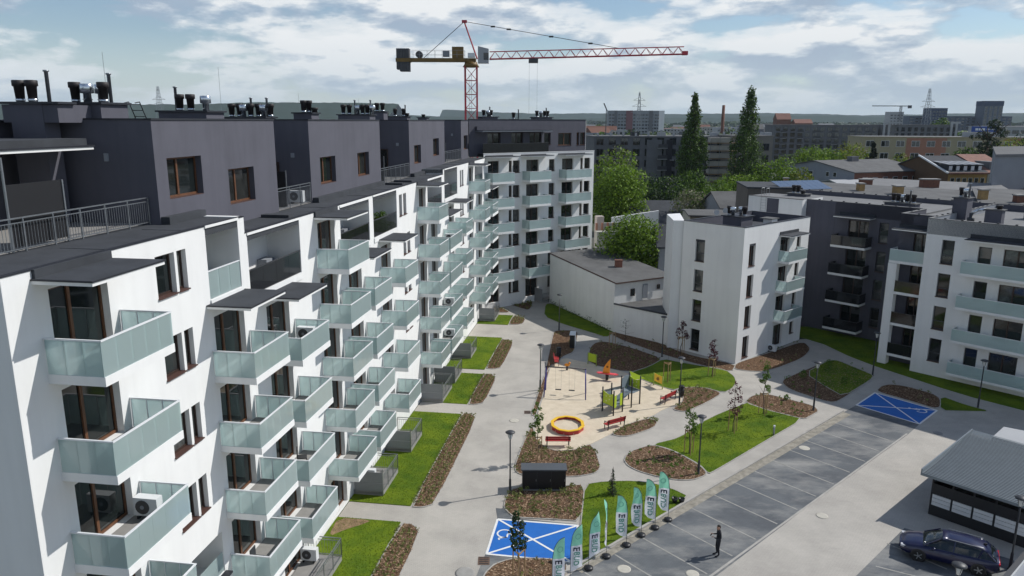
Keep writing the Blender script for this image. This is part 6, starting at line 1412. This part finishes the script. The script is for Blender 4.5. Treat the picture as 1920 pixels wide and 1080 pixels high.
block('dark_apartment_block', 'grey apartment block with pale end frames above the school', 180, 372, radians(-2), 37, 16, 20.6, GREYM, 7, 12, 1.7, 2.0, 1.2, 2.75, FELT2, mat('dark_surround', (.035, .037, .045), .7))
for x in (180.3, 213): t = Bld('stair_frame', 'pale concrete portal frame at the %s end of the grey block' % ('left' if x < 200 else 'right'), 'portal frame', Frame(0, x, 370.8)); m = MB(); m.box(0, .9, -.8, 0, 0, 21.5, PALE); m.box(2.4, 3.3, -.8, 0, 0, 21.5, PALE); m.box(0, 8 if x < 200 else 4.5, -.8, 0, 21.5, 22.4, PALE); t.add('frame', m.mesh('frame'), Frame(0, x, 370.8))
B, f = block('school_building', 'school with yellow and salmon stripes and paired windows behind the conifer', 114.5, 248, radians(-5), 62, 14, 17.2, SAND_R, 4, 13, 2.6, 1.9, 2.6, 3.9, ROOFPALE, RAIL, cat='school')
for x0, w in ((13.8, 12.5), (44, 10)): m = MB(); m.box(x0, x0+w, -.045, -.004, 9.4, 17.1, SALMON); B.add('render_stripe', m.mesh('render_stripe'), f)
m = MB(); m.box(0, 62, -.06, -.005, 4.6, 9.2, SALMON); B.add('render_stripe', m.mesh('render_stripe'), f)
t = Bld('rooftop_sign', 'long blue sign board standing on the school roof', 'sign', Frame(0, 148.5, 246)); m = MB(); m.box(0, 8.8, 0, .3, 19.1, 20.9, mat('sign_blue', (.012, .065, .30), .5)); bd = t.add('sign_board', m.mesh('sign_board'), Frame(0, 148.5, 246)); m = MB()
for i, (x, w) in enumerate(((1.1, .9), (2.2, .5), (2.9, 1.3), (4.8, .7), (5.7, .6), (6.5, .7))): m.box(x, x+w, -.05, -.004, 19.75 if i > 2 else 19.6, 20.15 if i > 2 else 20.3, RAIL)
put('sign_print', m.mesh('sign_print'), bd); m = MB(); m.box(0, 8.8, .35, 5, 17.3, 19.05, PALE); t.add('plinth', m.mesh('plinth'), Frame(0, 148.5, 246))
# far landmarks
B, f = block('panel_block', 'pale eleven-storey slab block with reddish middle under the pylon', 88, 700, radians(0), 50, 12, 31.2, mat('hazy_grey_panel', (.27, .29, .31), .9, var=.1, vscale=.05), 9, 18, 2.0, 1.3, 3, 3.0, FELT2, mat('panel_window', (.12, .14, .16), .6))
for x0, w, mm in ((16, 6, mat('dull_red_panel', (.22, .11, .115), .9)), (46, 5, WHITE), (5.4, 2.5, GREYM), (37, 3.5, GREYM)): m = MB(); m.box(x0, x0+w, -.5, -.1, 0, 31.6, mm); B.add('stair_bay', m.mesh('stair_bay'), f)
def pylon(label, x, y, h, w, arms=3):
    t = thing('lattice_pylon', label, 'pylon', (x, y, 0)); m = MB(); r = h*.0036
    for sx in (-1, 1):
        for sy in (-1, 1): m.tube((sx*w, sy*w, 0), (sx*w*.15, sy*w*.15, h*.98), r, 4, STEEL)
    n = 9
    for i in range(n):
        k0, k1 = 1-.85*i/n, 1-.85*(i+1)/n
        for sy in (-1, 1): m.tube((-w*k0, sy*w*k0, h*i/n), (w*k1, sy*w*k1, h*(i+1)/n), r*.6, 4, STEEL); m.tube((w*k0, sy*w*k0, h*i/n), (-w*k1, sy*w*k1, h*(i+1)/n), r*.6, 4, STEEL)
    m.obj('tower', t)
    for i in range(arms): z = h*(.66+.1*i); l = h*(.14-.02*i); m = MB(); m.tube((-l, 0, z), (l, 0, z), r, 4, STEEL); m.tube((-l, 0, z), (0, 0, z+h*.05), r*.7, 4, STEEL); m.tube((l, 0, z), (0, 0, z+h*.05), r*.7, 4, STEEL); m.obj('crossarm', t)
pylon('lattice pylon in front of the pale slab block', 92.5, 560, 43, 2.6); pylon('lattice pylon right of the far crane', 450, 830, 58, 5, 2); pylon('hazy lattice pylon at the far right', 640, 950, 50, 5, 2); pylon('lattice pylon far behind the left roofs', -360, 780, 55, 5, 2)
t = thing('floodlight_mast', 'slender floodlight mast beside the corner building', 'floodlight', (49, 400, 0)); m = MB(); m.tube((0, 0, 0), (0, 0, 27.5), .35, 6, DARKM, .2); m.obj('mast', t); m = MB(); m.bar((.4, 0, 27.3), (-1.4, 0, 31.2), 1.2, .5, GREYM); m.obj('lamp_head', t)
t = thing('brick_chimney', 'tall slim brick chimney between the poplars', 'chimney', (124, 450, 0)); m = MB(); m.tube((0, 0, 0), (0, 0, 31.5), 1.2, 10, BRICK, .85); m.obj('shaft', t)
B, f = block('office_tower', 'dark blue office tower on the far right skyline', 548, 890, 0, 22, 16, 46, BLUEG, 7, 4, 3.4, 3.2, 18, 3.8, FELT, PALE, 'office tower')
m = MB(); m.box(-.3, 22.3, -.4, 16, 41, 46.6, mat('navy_cladding', (.04, .06, .11), .8)); B.add('crown_storey', m.mesh('crown_storey'), f)
block('office_block', 'dark flat office block left of the far tower', 485, 890, 0, 21, 14, 38, mat('navy_cladding', (.04, .06, .11), .8), 3, 6, 2.2, 1.8, 26, 3.6, FELT, BLUEG, 'office block'); block('office_block', 'wide pale blue hospital block below the far tower', 470, 905, 0, 122, 18, 29, BLUEG, 4, 20, 3.5, 1.6, 15, 3.5, FELT2, PALE, 'hospital'); block('office_block', 'pale concrete block left of the far small crane', 420, 850, 0, 15, 12, 33, PALE, 5, 4, 2.4, 1.4, 16, 3.2, FELT2, BLUEG, 'office block')
B, f = block('glazed_hall', 'pale glazed hall behind the blue sign', 205, 330, radians(-4), 29, 14, 20.2, PALE, 1, 8, 2.8, 1.6, 17.3, 3, PALE, BLUEG, 'hall')
t = thing('tower_crane', 'thin grey crane far away on the right skyline', 'tower crane', (431, 850, 0)); m = MB(); lattice(m, (0, 0, 0), (0, 0, 40), 1.8, 14, .2, GREYM); m.obj('mast', t); m = MB(); m.box(-32, 10, -.4, .4, 39.2, 40.1, GREYM); m.obj('jib', t); m = MB(); m.box(8, 11.5, -1, 1, 37.2, 40.4, DARKM); m.obj('counterweight', t)
B, f = gable('red_roof_hall', 'red tiled church-like hall on the skyline right of the poplars', 208, 600, 0, 11, 9, 24, 28.5, BRICK, BRICK, TERRA, cat='church')
B, f = gable('red_roof_hall', 'long red roofed hall further right on the skyline', 230, 620, 0, 14, 9, 21, 24, BRICK, BRICK, TERRA, cat='hall')
# ------------------------------------------------------------------ trees beyond
def bt(name, label, x, y, h, r, m, seed, n=34, leaves=3200, leaf=.28, low=-.8, trunk=True, group=None, squash=1.0):
    rn = random.Random(seed); zc = h-r*squash*1.02; zc = h*.58; rz_ = h*.44
    return tree(name, label, x, y, crown_mesh(broad_clumps(r, rz_, zc, n, rn, .36, low), leaves, leaf, m, rn), trunk_mesh(h*.6, .028*h, 7, rn, .4))
bt('maple_tree', 'round bright green tree standing right behind the annex roof', 15.2, 91.2, 10.7, 4.2, (LLIGHT, LMID), 21, 70, 12500, .20, -.95)
bt('chestnut_tree', 'large bright green tree next to the corner building', 18.4, 128, 14.4, 5.4, (LLIGHT, LMID), 22, 70, 12000, .25, -.95)
bt('chestnut_tree', 'green tree with pale blossom on top behind the large bright one', 20.3, 150, 17.3, 5.5, (LLIGHT, LBLOS), 23, 40, 4200, .3)
for i, (lb, x, y, h, r, m, lf) in enumerate((('dark green tree right of the large bright tree', 29.6, 150, 11.6, 5.2, (LDARK, LMID), .26), ('mid green tree under the left poplar', 38.5, 160, 11.8, 4.6, (LMID, LDARK), .26), ('bright tree below the scaffolding tower', 44.3, 150, 12.2, 4.4, (LLIGHT, LMID), .26), ('pale blossoming hawthorn in front of the tree belt', 28.8, 121, 11.9, 3.3, (LBLOS, LMID), .22), ('green tree right of the hawthorn', 36.7, 133, 11.9, 3.8, (LMID, LLIGHT), .24), ('bright green tree left of the right poplar base', 47.8, 152, 12.2, 4.2, (LLIGHT, LMID), .26),
    ('small green tree in front of the right poplar', 44.0, 139, 10.8, 3.2, (LMID, LDARK), .24), ('bushy green tree right of the right poplar', 53.3, 150, 15.6, 4.6, (LLIGHT, LMID), .26), ('olive green tree left of the grey gabled house', 55.8, 146, 13.6, 4.0, (LYEL, LMID), .26), ('bright tree under the dark long block', 79, 200, 16.0, 5.8, (LLIGHT, LMID), .32), ('low green tree beyond the olive one', 87, 210, 15.4, 5, (LMID, LLIGHT), .32), ('broad yellow green tree left of the conifer', 95, 212, 16.0, 6.6, (LYEL, LLIGHT), .32), ('yellow green tree right of the conifer', 103, 200, 13.8, 4.0, (LYEL, LLIGHT), .28), ('dark round tree at the right edge', 133, 196, 19.8, 4.6, (LDARK, LDARK), .3), ('yellow green willow beside the big pine', 119, 182, 18.4, 5.8, (LYEL, LLIGHT), .28), ('grey green tree on the school side of the pine', 106.5, 178, 17.0, 4.2, (LMID, LDARK), .28), ('green tree on the skyline behind the grey block', 223, 398, 24, 8, (LMID, LDARK), .6))):
    bt('broadleaf_tree', lb, x, y, h, r, m, 40+i, 40, 4200, lf)
def poplar(label, x, y, h, r, seed):
    rn = random.Random(seed); cl = []
    for i in range(230):
        z = h*(.05+.94*rn.random()); k = z/h; pr = r*(.62+.38*k/.33 if k < .33 else max(.07, (1-((k-.33)/.67)**1.5))); a = rn.uniform(0, 2*pi); q = pr*rn.uniform(.25, .95)
        cl.append(((cos(a)*q, sin(a)*q, z), max(.5, r*.34*rn.uniform(.6, 1.1)*(1.1-k*.6))))
    return tree('poplar_tree', label, x, y, crown_mesh(cl, 17000, .27, (LPOP, LMID), rn, flat_=1.7), trunk_mesh(h*.9, .35, 10, rn, .12))
poplar('tall slim poplar in front of the scaffolding, left of two', 44.2, 186, 28.6, 4.1, 61); poplar('tall broad poplar with ragged top, right of two', 57.7, 186, 29.6, 5.1, 62)
sp1 = spruce('dark pointed conifer rising behind the grey gabled house', 90.6, 190, 18.4, 4.3, 71, 3600, leaf=.24)
# big ragged pine
rn = random.Random(77); cl = []
for i in range(34): z = 8+14.0*rn.random(); a = rn.uniform(0, 2*pi); q = rn.uniform(1.5, 7.0)*(1.2-z/27); cl.append(((cos(a)*q, sin(a)*q*.8, z), rn.uniform(.9, 1.9)))
tree('pine_tree', 'big ragged dark pine above the ochre house', 111.7, 178, crown_mesh(cl, 5600, .26, (LNEED, LDARK), rn, flat_=.65), trunk_mesh(21, .4, 14, rn, .26))
# ------------------------------------------------------------------ distant town, woods and hills (single masses)
rn = random.Random(99)
mb = MB()
def far_clump(mb, x, y, h, r, m, n, leaf):
    for i in range(n):
        d = Vector((rn.gauss(0, 1), rn.gauss(0, 1), rn.gauss(.2, 1))).normalized(); c = Vector((x, y, h*.5))+Vector((d.x*r, d.y*r, d.z*h*.52)); nn = (d+Vector((rn.gauss(0, .5), rn.gauss(0, .5), .3))).normalized(); e = nn.orthogonal().normalized(); f_ = nn.cross(e); s = leaf*rn.uniform(.6, 1.3)
        mb.face([c-e*s, c-f_*s, c+e*s, c+f_*s], m)
for i in range(800):
    y = 330*(6.5**rn.random()); x = rn.uniform(-.9, .9)*y
    if x < .06*y: continue
    if (x > 110 and x < 225 and y < 395): continue
    far_clump(mb, x, y, rn.uniform(9, 17), rn.uniform(5, 9), rn.choice((LMID, LDARK, LDARK, LPOP)), 70, 1.3*(y/500)**.4)
stuff(mb.obj('distant_trees'))
mb = MB()
for i in range(260):
    y = 420*(4.5**rn.random()); x = rn.uniform(.0, .9)*y
    w, d, h = rn.uniform(10, 34), rn.uniform(9, 16), rn.choice((9, 11, 12, 15, 16))*rn.uniform(.8, 1.1); wm = rn.choice((PALE, CREAM, GREYR, GREYM, GREYM, BLUEG, CREAM)); M = T(x, y, 0) @ RZ(rn.uniform(-.5, .5))
    mb.box(-w/2, w/2, -d/2, d/2, 0, h, wm, M=M)
    if rn.random() < .35:
        c = [M @ Vector(p) for p in ((-w/2, -d/2, h), (w/2, -d/2, h), (w/2, d/2, h), (-w/2, d/2, h), (-w/2, 0, h+3.2), (w/2, 0, h+3.2))]; rm = rn.choice((TERRA, FELT2, FELT2, BRICK, GREYM))
        for q in ((0, 1, 5, 4), (2, 3, 4, 5), (3, 0, 4), (1, 2, 5)): mb.face([c[j] for j in q], rm)
    for k in range(int(h/3)):
        n = int(w/3)
        for j in range(n): mb.face([M @ Vector((-w/2+w*(j+.3)/n, -d/2-.05, 1+k*3)), M @ Vector((-w/2+w*(j+.7)/n, -d/2-.05, 1+k*3)), M @ Vector((-w/2+w*(j+.7)/n, -d/2-.05, 2.5+k*3)), M @ Vector((-w/2+w*(j+.3)/n, -d/2-.05, 2.5+k*3))], PANE)
stuff(mb.obj('distant_town'))
mb = MB()
for i in range(420):
    y = 1900*(2.1**rn.random()); x = rn.uniform(-.95, .95)*y
    far_clump(mb, x, y, rn.uniform(12, 20), rn.uniform(30, 70), LDARK, 40, 9)
stuff(mb.obj('distant_forest'))
HILL = mat('wooded_hill', (.028, .048, .03), .95, col2=(.022, .036, .016), vscale=.02, bump=0, spec=.05, detail=8)
def ridge(y, x0, x1, base, amp, seed, n=160):
    r2 = random.Random(seed); ph = [r2.uniform(0, 6.3) for _ in range(6)]; mb = MB(); depth = 900
    def hh(x): return base+amp*(.5*sin(x/900+ph[0])+.3*sin(x/430+ph[1])+.15*sin(x/190+ph[2])+.06*sin(x/70+ph[3]))+r2.uniform(-1.5, 1.5)
    P = [(x0+(x1-x0)*i/n) for i in range(n+1)]; Hh = [max(2, hh(x)) for x in P]
    for i in range(n):
        a, b = P[i], P[i+1]; mb.face([(a, y, 0), (b, y, 0), (b, y+depth*.5, Hh[i+1]), (a, y+depth*.5, Hh[i])], HILL, True); mb.face([(a, y+depth*.5, Hh[i]), (b, y+depth*.5, Hh[i+1]), (b, y+depth, 0), (a, y+depth, 0)], HILL, True)
    return struct(mb.obj('hills'))
ridge(3900, -4300, 4300, 52, 26, 5); ridge(2900, -4200, -500, 84, 20, 9); ridge(5000, -500, 5200, 84, 24, 12)
# ------------------------------------------------------------------ air
m = MB(); m.box(-5600, 5600, -60, 6100, -1.2, 240, None); hz_ = stuff(m.obj('haze')); hm = bpy.data.materials.new('haze_air'); hm.use_nodes = True; t_ = hm.node_tree; t_.nodes.clear()
o_ = t_.nodes.new('ShaderNodeOutputMaterial'); v_ = t_.nodes.new('ShaderNodeVolumePrincipled'); v_.inputs['Color'].default_value = (.74, .87, 1, 1); v_.inputs['Density'].default_value = .000065; v_.inputs['Anisotropy'].default_value = 0
t_.links.new(v_.outputs[0], o_.inputs['Volume']); hz_.data.materials.clear(); hz_.data.materials.append(hm)
